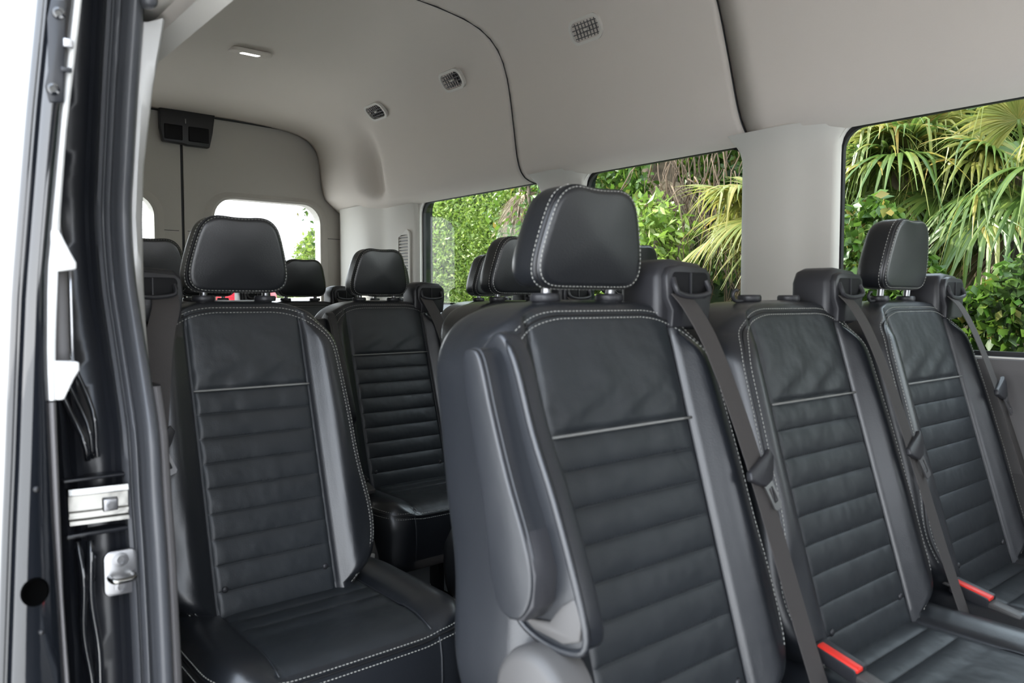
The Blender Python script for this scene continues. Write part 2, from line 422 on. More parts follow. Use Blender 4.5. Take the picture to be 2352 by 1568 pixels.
# ---- headrest
def hr_base(N=84):
    def arcp(cx, cz, r, a0, a1, n): return [(cx+r*math.cos(math.radians(a)), cz+r*math.sin(math.radians(a))) for a in np.linspace(a0, a1, n)]
    h = [(.0, .0728), (.02, .0735), (.038, .0755)]+arcp(.043, .0335, .042, 84, 22, 9)+[(.0885, .030), (.0965, 0.0), (.1025, -.028), (.1035, -.042)]+arcp(.0755, -.048, .028, -5, -85, 7)+[(.05, -.0765), (.02, -.0765), (0, -.0765)]
    P = h+[(-a, b) for a, b in reversed(h[1:-1])]; P.append(P[0])
    P = np.array(P); L = np.concatenate([[0], np.cumsum(np.linalg.norm(np.diff(P, axis=0), axis=1))]); t = np.linspace(0, L[-1], N+1)[:-1]
    return np.stack([np.interp(t, L, P[:, 0]), np.interp(t, L, P[:, 1])], 1)
HB = hr_base()
for _ in range(2): HB = (np.roll(HB, 1, 0)+2*HB+np.roll(HB, -1, 0))/4
def hr_outline(k, x=0): return [(x+.010*b*k/.08, a*k, 1.0925+b*k-(1-k)*.002) for a, b in HB]
def hk(s_):
    if s_ > .55: return 1-.115*(1-math.sqrt(max(0, 1-((s_-.55)/.45)**2)))
    if s_ < -.1: return 1-.22*(1-math.sqrt(max(0, 1-((-.1-s_)/.9)**2)))
    return 1
R_ = [hr_outline(hk(s_), x=.000+.036*s_) for s_ in list(np.linspace(-1, -.1, 12))+[.2, .45, .55]+list(np.linspace(.6, 1, 11))]
fl = [hr_outline(.885*q, x=.000+.036+.004*(1-q*q)) for q in (.97, .9, .75, .55, .3, .1, .02)]
bk = [hr_outline(.78*q, x=.000-.036-.005*(1-q*q)) for q in (.02, .2, .5, .8)]
mb = MB(); mb.loft(bk+R_+fl, True, True, True); ME['head'] = mb.me('headrest', 'leather_head')
def hr_line(s_, d=.0008): P = hr_outline(hk(s_)*1.005, x=.000+.036*s_+d); return P+[P[0]]
mb = MB(); stitches(mb, hr_line(.60)); stitches(mb, hr_line(.93)); ME['head_st'] = mb.me('stitching', 'stitch')
mb = MB(); mb.tube(hr_line(.80, .0002), .0014, 6, False); ME['head_welt'] = mb.me('seam', 'black')
ME['post'] = MB().cyl((0, 0, .985), (.004, 0, 1.03), .0072, 16).me('post', 'steel', True, 40)
mb = MB(); mb.loft([[(r*math.cos(2*PI*k/28)*1.0, r*1.15*math.sin(2*PI*k/28), z) for k in range(28)] for r, z in ((.012, .985), (.012, .998), (.018, .9985), (.0195, 1.001), (.0195, 1.007), (.0175, 1.010), (.009, 1.0102))], True, True, True)
ME['collar'] = mb.me('headrest_guide', 'plastic_black', True, 35)
mb = MB(); mb.tube(smooth_path([(0, -.018, 1.0), (0, -.034, .999), (0, -.046, 1.001), (.001, -.052, 1.009), (.002, -.049, 1.017), (.003, -.042, 1.018)], 5), .0033, 8); ME['hook'] = mb.me('bag_hook', 'plastic_black')
# ---- shoulder belt guide (built for +y side)
O = [(-.060, .955), (-.060, 1.035), (-.048, 1.056), (-.024, 1.063), (.042, 1.058), (.058, 1.046), (.061, 1.025), (.056, .955)]
def fy(x_off): return lambda a, b, t: (t, a, b)
ME['tower'] = extrude('belt_guide', O, fy(0), -.028, .050, 'plastic_black', .012, 4)
F1 = [(-.040, .960), (-.037, .985), (-.050, 1.004), (-.052, 1.036), (-.044, 1.049), (-.02, 1.0545), (.042, 1.050), (.053, 1.040), (.056, 1.012), (.050, .960)]
ME['tower_bezel'] = extrude('bezel', F1, fy(0), .043, .060, 'plastic_black', .003, 2)
ME['tower_slot'] = extrude('slot_panel', rrect(-.041, .046, 1.003, 1.043, .009, 4), fy(0), .055, .0608, 'plastic_slot', .0015, 2)
mb = MB(); mb.tube(smooth_path([(.060, -.038, 1.033), (.066, -.040, 1.020), (.068, -.032, 1.010), (.068, 0, 1.006), (.068, .034, 1.010), (.066, .041, 1.018), (.060, .040, 1.030)], 5), .0042, 8)
mb.box((.0595, .000, 1.008), (.0635, .002, 1.042)); ME['tower_bar'] = mb.me('slot_bar', 'plastic_black', True, 40)
# ---- seat belt webbing
BP = [(.060, -.022, 1.010), (.082, -.018, .985), (.105, 0, .93), (.142, .020, .82), (.182, .040, .68), (.222, .055, .54), (.262, .060, .425)]
def belt_mesh(P, wdt=.047, ang=.12, name='seat_belt'):
    P = smooth_path(P, 6); rings = []
    for i, p in enumerate(P):
        t = (P[min(i+1, len(P)-1)]-P[max(i-1, 0)]).normalized(); sdir = Vector((-math.sin(ang), math.cos(ang), 0)); sdir = (sdir-t*sdir.dot(t)).normalized(); n = t.cross(sdir)
        h = wdt/2; e = .0006
        rings.append([tuple(p+sdir*h+n*e), tuple(p+sdir*h-n*e), tuple(p-sdir*h-n*e), tuple(p-sdir*h+n*e)])
    return MB().loft(rings, True, True, True).me(name, 'belt_web', False)
ME['belt'] = belt_mesh(BP); ME['belt_l'] = belt_mesh([(a, -b, c) for a, b, c in BP], ang=-.12)
# tongue: plastic wing and metal plate, local at origin, lying in the (y,z) plane
T1 = [(-.036, .004), (-.030, .014), (.026, .016), (.034, .020), (.036, .006), (.022, -.010), (.010, -.020), (-.010, -.020), (-.022, -.010)]
ME['tongue'] = extrude('belt_tongue', T1, fy(0), -.004, .006, 'plastic_black', .0025, 2)
ME['tongue_metal'] = holed('tongue_plate', [(-.0115, -.014), (.0115, -.014), (.0105, -.056), (.007, -.060), (-.007, -.060), (-.0105, -.056)], [rrect(-.0055, .0055, -.050, -.026, .002, 3)], lambda a, b, t: (t, a, b), .000, .0022, 'steel')
# ---- armrest folded up against the seat side  (x,z outline)
AO = [(.104, .944), (.118, .947), (.132, .936), (.152, .880), (.178, .815), (.204, .760), (.216, .722), (.213, .692), (.198, .672), (.178, .668), (.160, .680), (.149, .715), (.136, .785), (.118, .850), (.102, .918)]
AO = [(p.x, p.z) for p in smooth_path([(a, 0, b) for a, b in AO+[AO[0]]], 4)][:-1]
fa = lambda a, b, t: (a, t, b)
ME['arm'] = extrude('armrest', AO, fa, -.277, -.238, 'leather', .010, 4)
P = [(a, -.290, b) for a, b in AO]; mb = MB(); mb.tube([(a*1.0, -.2695, b) for a, b in AO]+[(AO[0][0], -.2695, AO[0][1])], .0014, 6, False); ME['arm_welt'] = mb.me('armrest_seam', 'seam_welt')
capo = [(.1985, .7715), (.2075, .7530), (.219, .722), (.2165, .689), (.2, .6685), (.178, .664), (.157, .6775), (.150, .70), (.165, .698), (.178, .69), (.192, .696), (.199, .717), (.197, .741)]
ME['arm_cap'] = extrude('armrest_end', capo, fa, -.273, -.241, 'plastic_black', .002, 2)
PO = [(.088, .945), (.120, .965), (.150, .935), (.180, .86), (.215, .79), (.252, .70), (.262, .655), (.235, .640), (.190, .640), (.155, .655), (.138, .70), (.120, .79), (.098, .87)]
PO = [(p.x, p.z) for p in smooth_path([(a, 0, b) for a, b in PO+[PO[0]]], 4)][:-1]
ME['arm_pocket'] = split_mat(extrude('armrest_pocket', PO, fa, -.2425, -.215, 'leather', .005, 3), lambda c: False, 'plastic_grey')
k0 = 6; mb = MB(); mb.tube([(a, -.2425, b) for a, b in PO[k0:38]], [.001]+[.0042]*30+[.001], 8, True); ME['arm_rim'] = mb.me('pocket_rim', 'leather')
mb = MB(); mb.loft([[(.205+r*math.cos(2*PI*k/48), yy, .578+r*1.05*math.sin(2*PI*k/48)) for k in range(48)] for r, yy in ((.058, -.225), (.058, -.258), (.054, -.268), (.046, -.272), (.01, -.274))], True, True, True)
PT = [(.258, .655), (.262, .680), (.250, .697), (.232, .684), (.214, .662), (.18, .655), (.150, .69), (.142, .70), (.152, .662), (.19, .646), (.235, .645)]
ME['pocket_tray'] = extrude('pocket_tray', [(a*1-.003, b+.003) for a, b in PT], fa, -.246, -.240, 'plastic_grey', .0015, 2)
ME['reclin'] = mb.me('recliner_cover', 'plastic_grey', True, 50)
# ---- base
mb = MB(); mb.box((.06, -.19, .225), (.40, .19, .262)); ME['pan'] = bevel(mb.me('seat_pan', 'black'), .006, 2)
def leg_me(x0, x1): return bevel(MB().box((x0, -.014, .0), (x0+.05, .014, .24)).box((x0-.04, -.022, 0), (x0+.09, .022, .012)).me('leg', 'paint'), .003, 2)
ME['leg_f'] = leg_me(.34, 0); ME['leg_r'] = leg_me(.07, 0)
# ---- buckle
mb = MB(); mb.box((-.036, -.014, -.013), (.036, .014, .012)); ME['buckle'] = bevel(mb.me('buckle', 'plastic_black'), .004, 3)
ME['buckle_btn'] = bevel(MB().box((-.030, -.0125, .006), (.0375, .0015, .0135)).me('release_button', 'red'), .002, 2)
ME['buckle_strap'] = bevel(MB().box((-.11, -.012, -.004), (-.028, .012, .002)).me('buckle_strap', 'plastic_grey'), .001, 1)
ME['buckle_sleeve'] = bevel(MB().box((.034, -.012, -.010), (.090, .011, .003)).me('buckle_sleeve', 'plastic_grey'), .003, 2)
ME['snap'] = MB().loft([[(xx, r*math.cos(2*PI*k/14), r*math.sin(2*PI*k/14)) for k in range(14)] for r, xx in ((.006, 0), (.006, .003), (.003, .005))], True, True, True).me('snap_button', 'plastic_black')

def seat(x, y, side, label, group, head=True, arm=False, tongue_z=.72, buckle=True, detail=True, hook=False, belt=True, v='', cy=0, hs=1.0, hz=.0):
    t = tag(empty('passenger_seat', (x, y, 0)), label, 'seat', group)
    b = ob('backrest', ME['back'+v], t)
    ob('piping', ME['pipe'+v], b)['label'] = 'pale piping across backrest'
    ob('stitching', ME['back_st'+v], b); ob('edge_seam', ME['back_welt'+v], b)
    if detail: ob('snap_button', ME['snap'], b, (x_f(.49)+.001, -.118 if not v else -.098, .478)); ob('snap_button', ME['snap'], b, (x_f(.49)+.001, .118 if not v else .098, .478))
    c = ob('cushion', ME['cush'], t, (0, cy, 0)); ob('stitching', ME['cush_st'], c); ob('edge_seam', ME['cush_welt'], c)
    for s in (-1, 1):
        ob('headrest_guide', ME['collar'], t, (0, s*.0635, 0))
    if hook: ob('bag_hook', ME['hook'], t, (0, -.0635, 0))
    if head:
        h = ob('headrest', ME['head'], t, (0, 0, (1-hs)*1.015+hz)); h.scale = (1, 1, hs); ob('stitching', ME['head_st'], h); ob('edge_seam', ME['head_welt'], h)
        for s in (-1, 1): ob('post', ME['post'], h, (0, s*.0635, 0))['label'] = 'chrome headrest post'
    tw = ob('belt_guide', ME['tower'], t, (0, side*.175, 0)); ob('bezel', ME['tower_bezel'], tw); ob('slot_panel', ME['tower_slot'], tw); ob('slot_bar', ME['tower_bar'], tw)
    if belt:
        sb = ob('seat_belt', ME['belt' if side > 0 else 'belt_l'], t, (0, side*.175, 0)); sb['label'] = 'grey woven seat belt'
        P = smooth_path(BP, 6); k = min(range(len(P)), key=lambda i: abs(P[i].z-tongue_z)); p = P[k]
        tg = ob('belt_tongue', ME['tongue'], sb, (p.x+.005, side*p.y+.004, p.z), (0, -.27, 0)); tg.rotation_euler = (.35, -.27, 0)
        mp = ob('tongue_plate', ME['tongue_metal'], sb, (p.x+.006, side*p.y+.004, p.z), (.35, -.27, 0)); mp['label'] = 'steel tongue plate'
    if arm:
        a = ob('armrest', ME['arm'], t); ob('armrest_seam', ME['arm_welt'], a); ob('armrest_end', ME['arm_cap'], a)
        q = ob('armrest_pocket', ME['arm_pocket'], t); ob('pocket_rim', ME['arm_rim'], q); ob('pocket_tray', ME['pocket_tray'], q); ob('recliner_cover', ME['reclin'], t)
    if buckle:
        bk_ = ob('buckle', ME['buckle'], t, (.25, -side*.200, .478 if buckle == True else buckle), (.15, .18, -.12)); bk_['label'] = 'belt buckle'
        ob('release_button', ME['buckle_btn'], bk_)['label'] = 'red release button'; ob('buckle_strap', ME['buckle_strap'], bk_); ob('buckle_sleeve', ME['buckle_sleeve'], bk_)
    ob('seat_pan', ME['pan'], t)
    for s in (-1, 1): ob('leg', ME['leg_f'], t, (0, s*.17, 0)); ob('leg', ME['leg_r'], t, (0, s*.17, 0))
    return t
G1 = 'nearest row of black leather seats'; G2 = 'second row of black leather seats'; G3 = 'third row of black leather seats'; G4 = 'rear row of black leather seats'
seat(-.80, -.39, 1, 'nearest black leather seat with a folded armrest on its aisle side', G1, arm=True, tongue_z=.745, hs=.93)
seat(-.80, .097, 1, 'black leather seat without a headrest, in the middle of the nearest row', G1, head=False, hook=True, tongue_z=.735)
seat(-.80, .585, 1, 'black leather seat of the nearest row beside the large palm window', G1, hook=True, tongue_z=.79, buckle=.460, hz=.008)
SD = seat(-1.59, -.598, -1, 'black leather single seat just behind the open sliding door', G2, tongue_z=.74, buckle=False, v='_n', cy=.034)
q = ob('seat_bracket', rbox('bracket', (-.02, .300, .26), (.005, .318, .41), .006, 'trim_shut'), SD); q['label'] = 'pale seat release bracket'
mb = MB(); mb.tube([(-.04, .30, .52), (.0, .315, .40), (.01, .33, .28)], .012, 8, True, .35); ob('recline_bar', mb.me('bar', 'plastic_grey'), SD)
ob('anchor_strap', belt_mesh([(-.005, .315, .345), (-.02, .36, .325), (-.06, .42, .26), (-.12, .47, .10)], .022, 0, 'strap'), SD)
seat(-1.61, .165, 1, 'second row black leather seat partly hidden behind the nearest headrest', G2, arm=True)
seat(-1.61, .618, 1, 'second row window seat whose headrest shows right of the nearest headrest', G2, v='_n', belt=False)
seat(-2.27, .115, 1, 'third row aisle seat with armrest in front of the rear corner pillar', G3, arm=True)
seat(-2.27, .60, 1, 'third row window seat, a sliver of headrest left of the second row headrests', G3)
seat(-2.27, -.594, -1, 'third row single seat whose headrest shows left of the nearer single seat', G3, detail=False, buckle=False, belt=False)
seat(-3.03, -.19, 1, 'rear row seat showing under the single seat headrest', G4, detail=False, buckle=False, belt=False)
seat(-3.03, .19, 1, 'rear row seat with headrest in front of the right rear door window', G4, detail=False, buckle=False)
seat(-3.03, .60, 1, 'rear row seat in the far corner behind the third row aisle seat', G4, detail=False, buckle=False)

# ================================================================ VAN SHELL
XR, XF = -3.93, 1.9
struct('floor', MB().box((XR-.05, -.97, -.05), (XF, .95, 0)).me('floor', 'floor_vinyl', False), 'black ribbed vinyl van floor')
mb = MB()
for x in np.arange(-3.6, .6, .42): mb.box((x, -.86, 0), (x+.012, .84, .003))
# headliner
def roofz(x): return interp([(-4.0, 1.895), (-3.6, 1.915), (-3.35, 1.945), (-3.0, 1.965), (-2.4, 2.04), (-2.2, 2.06), (3, 2.06)], x)
PRO = [(.862, 1.462), (.835, 1.468), (.812, 1.478), (.792, 1.498), (.779, 1.525), (.770, 1.56), (.762, 1.61), (.754, 1.67), (.745, 1.73), (.735, 1.79), (.722, 1.85), (.703, 1.905), (.676, 1.95), (.64, 1.985), (.59, 2.012), (.52, 2.032), (.40, 2.048), (.25, 2.057), (.0, 2.06)]
def head_ring(x, over=0):
    z0 = roofz(x); L = []
    step = .040*(1/(1+math.exp((x+3.50)/.035)))
    step2 = .10*math.exp(-((x+3.42)/.06)**2)
    for y, z in PRO:
        zz = z if z < 1.5 else 1.5+(z-1.5)*(z0-1.5)/.56
        k = min(1, max(0, (zz-1.49)/.06))*min(1, max(0, (z0-zz)/.25))
        yy = y-step*k+step2*.55*k if y > .3 else y
        L.append((x, yy-over*(.4 if y > .3 else 0), zz-over*(1 if y < .6 else .3)))
    Rr = []
    for (y, z) in PRO:
        zz = z if z < 1.5 else 1.5+(z-1.5)*(z0-1.5)/.56
        if zz < 1.62: zz = 1.62-(1.62-zz)*(.24/.158)
        Rr.append((x, -y+(.0 if y < .3 else 0), zz))
    return L+list(reversed(Rr[:-1]))
def sh(r, k): return [(p[0]-k*max(0, p[2]-1.5), p[1], p[2]) for p in r]
def panel(name, x0, x1, label, n=40, s0=0, s1=0):
    xs = np.linspace(x0, x1, n); rr = [sh(head_ring(x), s0+(s1-s0)*i/(n-1)) for i, x in enumerate(xs)]
    # rolled panel ends
    rr = [sh(head_ring(x0+.002, -.008), s0)]+[sh(head_ring(x0+.004, -.002), s0)]+rr+[sh(head_ring(x1-.001, -.002), s1), sh(head_ring(x1, -.008), s1)]
    back = [[(p[0], p[1]*1.03, p[2]+.02) for p in r] for r in (rr[0], rr[-1])]
    o = struct(name, MB().loft(rr, False).me(name, 'headliner', True), label); return o
panel('ceiling', XR+.02, -2.335, 'pale grey moulded headliner, rear panel', 70)
panel('ceiling_middle', -2.33, -1.335, 'pale grey moulded headliner, middle panel', s1=.13)
panel('ceiling_front', -1.33, XF, 'pale grey moulded headliner, front panel', s0=.13)
# roof skin over headliner
mb = MB(); rr = []
for x in (XR-.05, -3, -2.3, XF+.1):
    rr.append([(x, s*y, z) for s, y, z in ((1, 1.0, .9), (1, .985, 1.3), (1, .95, 1.53), (1, .9, 1.8), (1, .82, 2.02), (1, .6, 2.12), (1, 0, 2.14), (-1, .6, 2.12), (-1, .82, 2.02), (-1, .9, 1.8), (-1, .94, 1.53), (-1, .94, 1.50))])
rr = [[p for p in r] for r in rr]
o = struct('trim_1', MB().loft([[q for q in r[2:]] for r in rr], False).me('roof_skin', 'paint', True), 'black outer roof skin')
mb = MB()
for x, k in ((-2.3325, 0), (-1.3325, .13)): mb.tube(smooth_path(sh(head_ring(x, .0005), k), 2), .0019, 6)
struct('trim_2', mb.me('headliner_seam', 'black'), 'dark seams between headliner panels')
struct('wall_front', holed('wall_front', [(-.95, -.05), (.95, -.05), (.95, 2.1), (-.95, 2.1)], [rrect(-.70, .70, 1.05, 1.50, .12, 8)], lambda u, v, t: (t, u, v), XF, XF+.05, 'black'), 'unseen black cabin front added to block light, windscreen opening kept small')  # unseen wall added to cut light from the front, black to reduce bounce
struct('wall_right_front', holed('wall_right_front', [(.80, -.05), (XF, -.05), (XF, 1.62), (.80, 1.62)], [rrect(1.05, 1.6, 1.0, 1.40, .08, 8)], lambda u, v, t: (u, t, v), -.95, -.88, 'black'), 'unseen black wall on the front passenger side, added to block light')  # unseen side wall added to limit light reaching the seat fronts
# ---- left wall with windows
WIN = [(-1.085, .55, .868, 1.475), (-2.062, -1.375, .868, 1.475), (-3.17, -2.285, .868, 1.475)]
holes = [rrect(a, b, c, d, .065, 8) for a, b, c, d in WIN]
fl_ = lambda u, v, t: (u, t, v)
struct('wall_left', holed('wall_left', [(XR, .853), (XF, .853), (XF, 1.53), (XR, 1.53)], holes, fl_, .862, .895, 'trim_light'), 'pale trim around the left side windows')
mb = MB(); prof = [(.893, .8695), (.868, .8685), (.858, .862), (.856, .842), (.857, .825), (.866, .805), (.870, .62), (.860, .60), (.870, .57), (.872, .0)]
mb.loft([[(x, y, z) for y, z in prof] for x in np.linspace(XR, XF, 30)], False); struct('wall_left_lower', mb.me('lower', 'panel_grey', True, 35), 'dark grey lower side panel')
for i, (a, b, c, d) in enumerate(WIN):
    g = struct('window_%d' % (i+1), mesh('glass', [(a-.02, .893, c-.02), (b+.02, .893, c-.02), (b+.02, .893, d+.02), (a-.02, .893, d+.02)], [(0, 1, 2, 3)], 'glass', False))
    ring = rrect(a, b, c, d, .065, 8); inner = rrect(a+.009, b-.009, c+.012, d-.012, .058, 8)
    fr = holed('window_frame', ring, [inner], fl_, .878, .892, 'black'); struct('window_frame', fr, None, g)
# outer skin left so that light only enters by the glass
struct('trim_3', holed('outer', [(XR, -.1), (XF, -.1), (XF, 1.56), (XR, 1.56)], [rrect(a-.03, b+.03, c-.03, d+.03, .08, 6) for a, b, c, d in WIN], fl_, .905, .955, 'paint'), 'outer skin of the left side')
# pillar covers between windows
def pillar(name, x0, x1, label, fl=.045):
    rr = []
    for z in list(np.linspace(.80, 1.36, 12))+[1.39, 1.42, 1.44, 1.455, 1.468, 1.478, 1.485]:
        f = max(0, (z-1.40)/.085); a = x0-fl*f**2.2; b = x1+.055*f**3; d = .030+.035*f**2
        m_ = a+(b-a)*.62
        rr.append([(a-.004, .872, z), (a, .858-.002, z), (a+.012, .866-d*.75, z), (a+.035, .862-d, z), (m_-.03, .861-d-.003, z), (m_, .861-d+.004, z), (m_+.02, .861-d+.010, z), (b-.05, .866-d+.012, z), (b-.012, .868-.016, z), (b-.001, .862, z), (b+.003, .875, z)])
    struct(name, MB().loft(rr, False, False, True).me(name, 'trim_light', True, 60), label)
pillar('trim_4', -1.378, -1.083, 'pale pillar cover between the first two side windows')
pillar('trim_5', -2.285, -2.060, 'pale pillar cover between the second and third side windows')
# rear corner pillar
rr = []
for z in list(np.linspace(.5, 1.44, 14))+[1.47, 1.49]:
    f = max(0, (z-1.38)/.11)**2; k = interp([(.5, .0), (1.15, .0), (1.3, .03), (1.42, .07), (1.5, .10)], z)
    rr.append([(-3.925, .835, z), (-3.90, .815, z), (-3.86, .803-.01*f, z), (-3.60-k*.6, .800-.012*f, z), (-3.56-k*.6+.02, .808, z), (-3.50, .835, z), (-3.45, .845, z), (-3.20, .850-.02*f, z), (-3.175, .858, z), (-3.168, .872, z)])
struct('trim_6', MB().loft(rr, False).me('corner', 'trim_light', True, 50), 'pale moulded rear corner pillar')
gr = tag(empty('vent_grille', (-3.285, .845, 1.18)), 'tall slatted pressure vent on the rear corner pillar', 'vent')
pts = rrect(-.058, .058, -.165, .165, .03, 5); pts = [(a, b-(.03 if a < -.02 and b > .12 else 0)) for a, b in pts]
ob('frame', holed('frame', pts, [rrect(-.045, .045, -.150, .140, .012, 4)], fl_, -.006, .004, 'trim_light'), gr)
ob('backing', MB().box((-.046, .002, -.151), (.046, .004, .142)).me('backing', 'black', False), gr)
for k in range(19):
    z = -.143+k*.0153; ob('slat', MB().add([(-.046, -.004, z), (.046, -.004, z), (.046, .002, z+.008), (-.046, .002, z+.008), (-.046, -.003, z-.003), (.046, -.003, z-.003)], [(0, 1, 2, 3), (4, 5, 1, 0)]).me('slat', 'trim_light', False), gr)
# ---- rear doors
fr_ = lambda u, v, t: (t, u, v)
RW = [(.143, .712, .90, 1.512), (-.70, -.131, .90, 1.50)]
for s, nm, lab in ((1, 'door_1', 'left rear cargo door, pale trimmed'), (-1, 'door_2', 'right rear cargo door, pale trimmed')):
    a, b, c, d = RW[0 if s > 0 else 1]
    out = [(.007, .03), (.845, .03), (.845, 1.46), (.78, 1.60), (.75, 1.80), (.72, 1.875), (.5, 1.90), (.007, 1.905)]
    if s < 0: out = [(-p, q) for p, q in reversed(out)]
    hole = rrect(a, b, c, d, .10, 9)
    dr = struct(nm, holed(nm, out, [hole], fr_, XR-.05, XR, 'reardoor_trim'), lab)
    # raised surround of the window: chamfer ring
    o1 = rrect(a-.045, b+.045, c-.045, d+.03, .13, 9); i1 = rrect(a+.003, b-.003, c+.003, d-.003, .098, 9)
    mb = MB(); mb.loft([[(XR+.001, u, v) for u, v in o1], [(XR+.014, .35*u+.65*p, .35*v+.65*q) for (u, v), (p, q) in zip(o1, i1)], [(XR+.010, u, v) for u, v in i1], [(XR-.055, u, v) for u, v in i1]], True)
    struct('window_surround', mb.me('surround', 'reardoor_trim', False), None, dr)
    struct('pane', mesh('pane', [(XR-.05, a-.02, c-.02), (XR-.05, b+.02, c-.02), (XR-.05, b+.02, d+.02), (XR-.05, a-.02, d+.02)], [(0, 1, 2, 3)], 'glass_rear', False), None, dr)
    mb = MB()
    for z in np.arange(.95, 1.5, .035): mb.tube([(XR-.048, a+.0, z), (XR-.048, b, z)], .0006, 4)
    struct('heater_wires', mb.me('wires', 'plastic_grey'), None, dr)
    mb = MB(); e0, e1 = (b+.0, .83) if s > 0 else (-.83, a); m0, m1 = (.02, a) if s > 0 else (b, -.02)
    mb.box((XR, e0, 1.335), (XR+.0018, e1, 1.3375)); mb.box((XR, m0, 1.335), (XR+.0018, m1, 1.3375))
    struct('trim_line', mb.me('line', 'black', False), None, dr)
mb = MB(); mb.box((XR-.06, -.012, .03), (XR-.01, .012, 1.90)); mb.tube(smooth_path([(XR+.012, y, z) for y, z in ((-.72, 1.872), (-.5, 1.897), (0, 1.902), (.5, 1.894), (.66, 1.880), (.715, 1.865))], 6), .010, 8)
mb.box((XR-.07, -.95, 1.86), (XR-.01, .95, 2.1)); mb.box((XR-.07, .80, 0), (XR-.005, .95, 2.0)); mb.box((XR-.07, -.95, 0), (XR-.005, -.80, 2.0))
mb.tube([(XR+.01, .838, .3), (XR+.01, .838, 1.48)], .006, 6)
struct('trim_7', mb.me('rear_seal', 'black', False), 'black rubber seal around the rear doors')
lt = tag(empty('door_latch_bracket', (XR+.01, .0, 1.80)), 'dark twin latch bracket hanging above the rear door seam', 'latch')
ob('housing', extrude('housing', [(-.108, .105), (-.108, .01), (-.095, -.052), (.0, -.056), (.013, -.06), (.120, -.06), (.135, .01), (.150, .112)], fr_, .0, .035, 'plastic_black', .006, 2), lt)
for y0, y1 in ((-.09, -.008), (.02, .115)): ob('pocket', rbox('pocket', (.033, y0, -.04), (.042, y1, .03), .004, 'plastic_slot'), lt)
ob('striker_pin', MB().cyl((.045, .004, .04), (.045, .004, .062), .003, 8).me('pin', 'steel'), lt)
# ---- dome lamp, ceiling vents, clips
dl = tag(empty('dome_lamp', (-3.02, -.007, 1.958)), 'lit interior dome lamp on the headliner', 'lamp')
def fz(u, v, t): return (u, v, t)
pts = rrect(-.055, .055, -.10, .10, .03, 6); dl.rotation_euler = (0, .155, 0)
ob('bezel', extrude('bezel', [(a*.8, b*.78) for a, b in pts], fz, -.003, .012, 'headliner', .004, 3), dl)
ob('lens', extrude('lens', rrect(-.02, .02, -.036, .036, .008, 4), fz, -.005, .002, 'lamp', .002, 2), dl)
def vent(x, z, y, lab, tx=.055, rx=.28):
    v = tag(empty('air_vent', (x, y, z)), lab, 'vent', 'air vents along the headliner')
    v.rotation_euler = (rx, 0, 0)
    ob('frame', holed('frame', rrect(-.072, .072, -.042, .042, .030, 6), [rrect(-.062, .062, -.032, .032, .024, 6)], fl_, -.008, .006, 'trim_light'), v)
    ob('backing', MB().box((-.062, .0045, -.032), (.062, .006, .032)).me('backing', 'plastic_slot', False), v)
    for k in range(4):
        zz = -.021+k*.014; h = .060 if abs(zz) < .015 else .054; ob('slat', MB().box((-h, -.004, zz-.0016), (h, .003, zz+.0016)).me('slat', 'panel_grey', False), v)
    mb = MB()
    for k in range(7): xx = -.045+k*.015; mb.box((xx-.001, -.002, -.028), (xx+.001, .004, .028))
    ob('louvres', mb.me('louvres', 'panel_grey', False), v); ob('slider', rbox('slider', (-.008, -.008, -.004), (.008, 0, .004), .002, 'trim_light'), v)
vent(-1.886, 1.905, .700, 'headliner air vent nearest the camera, between the two panel seams', rx=.44)
vent(-2.636, 1.896, .681, 'middle of the three headliner air vents, left of the curved seam', rx=.62)
vent(-3.213, 1.874, .656, 'farthest headliner air vent, just above the shaded hollow', rx=.80)
# ---- right side: sliding door aperture
SL = [(-1.10, 1.50), (-1.112, 1.44), (-1.126, 1.39), (-1.167, 1.287), (-1.20, 1.19), (-1.219, 1.117), (-1.205, 1.03), (-1.174, .964), (-1.135, .89), (-1.105, .823), (-1.094, .738), (-1.080, .655), (-1.066, .503), (-1.06, .30), (-1.055, .05), (-1.055, -.1)]
def sx_(z): return interp(list(reversed([(b, a) for a, b in SL])), z)
path = smooth_path([(a, 0, b) for a, b in SL], 5)
def sweep(name, off, m, label, par=None):
    rr = []
    for p in path: rr.append([(p.x+dx, y, p.z) for dx, y in off])
    return struct(name, MB().loft(rr, False).me(name, m, True, 60), label, par)
# rubber weatherstrip: ribs then bulb  (dx forward, y)
def arc(cx, cy, r1, r2, n=9, a0=-200, a1=40): return [(cx+r1*math.cos(math.radians(a)), cy+r2*math.sin(math.radians(a))) for a in np.linspace(a0, a1, n)]
sweep('trim_8', [(-.012, -.925), (.004, -.924), (.006, -.920), (.003, -.917), (-.004, -.916), (-.004, -.914), (.005, -.912), (.006, -.909), (.003, -.906), (-.006, -.905), (-.004, -.902), (.010, -.901), (.016, -.897), (.018, -.891), (.016, -.885), (.008, -.880), (-.006, -.879), (-.012, -.882)], 'rubber', 'grey rubber weatherstrip around the side door opening')
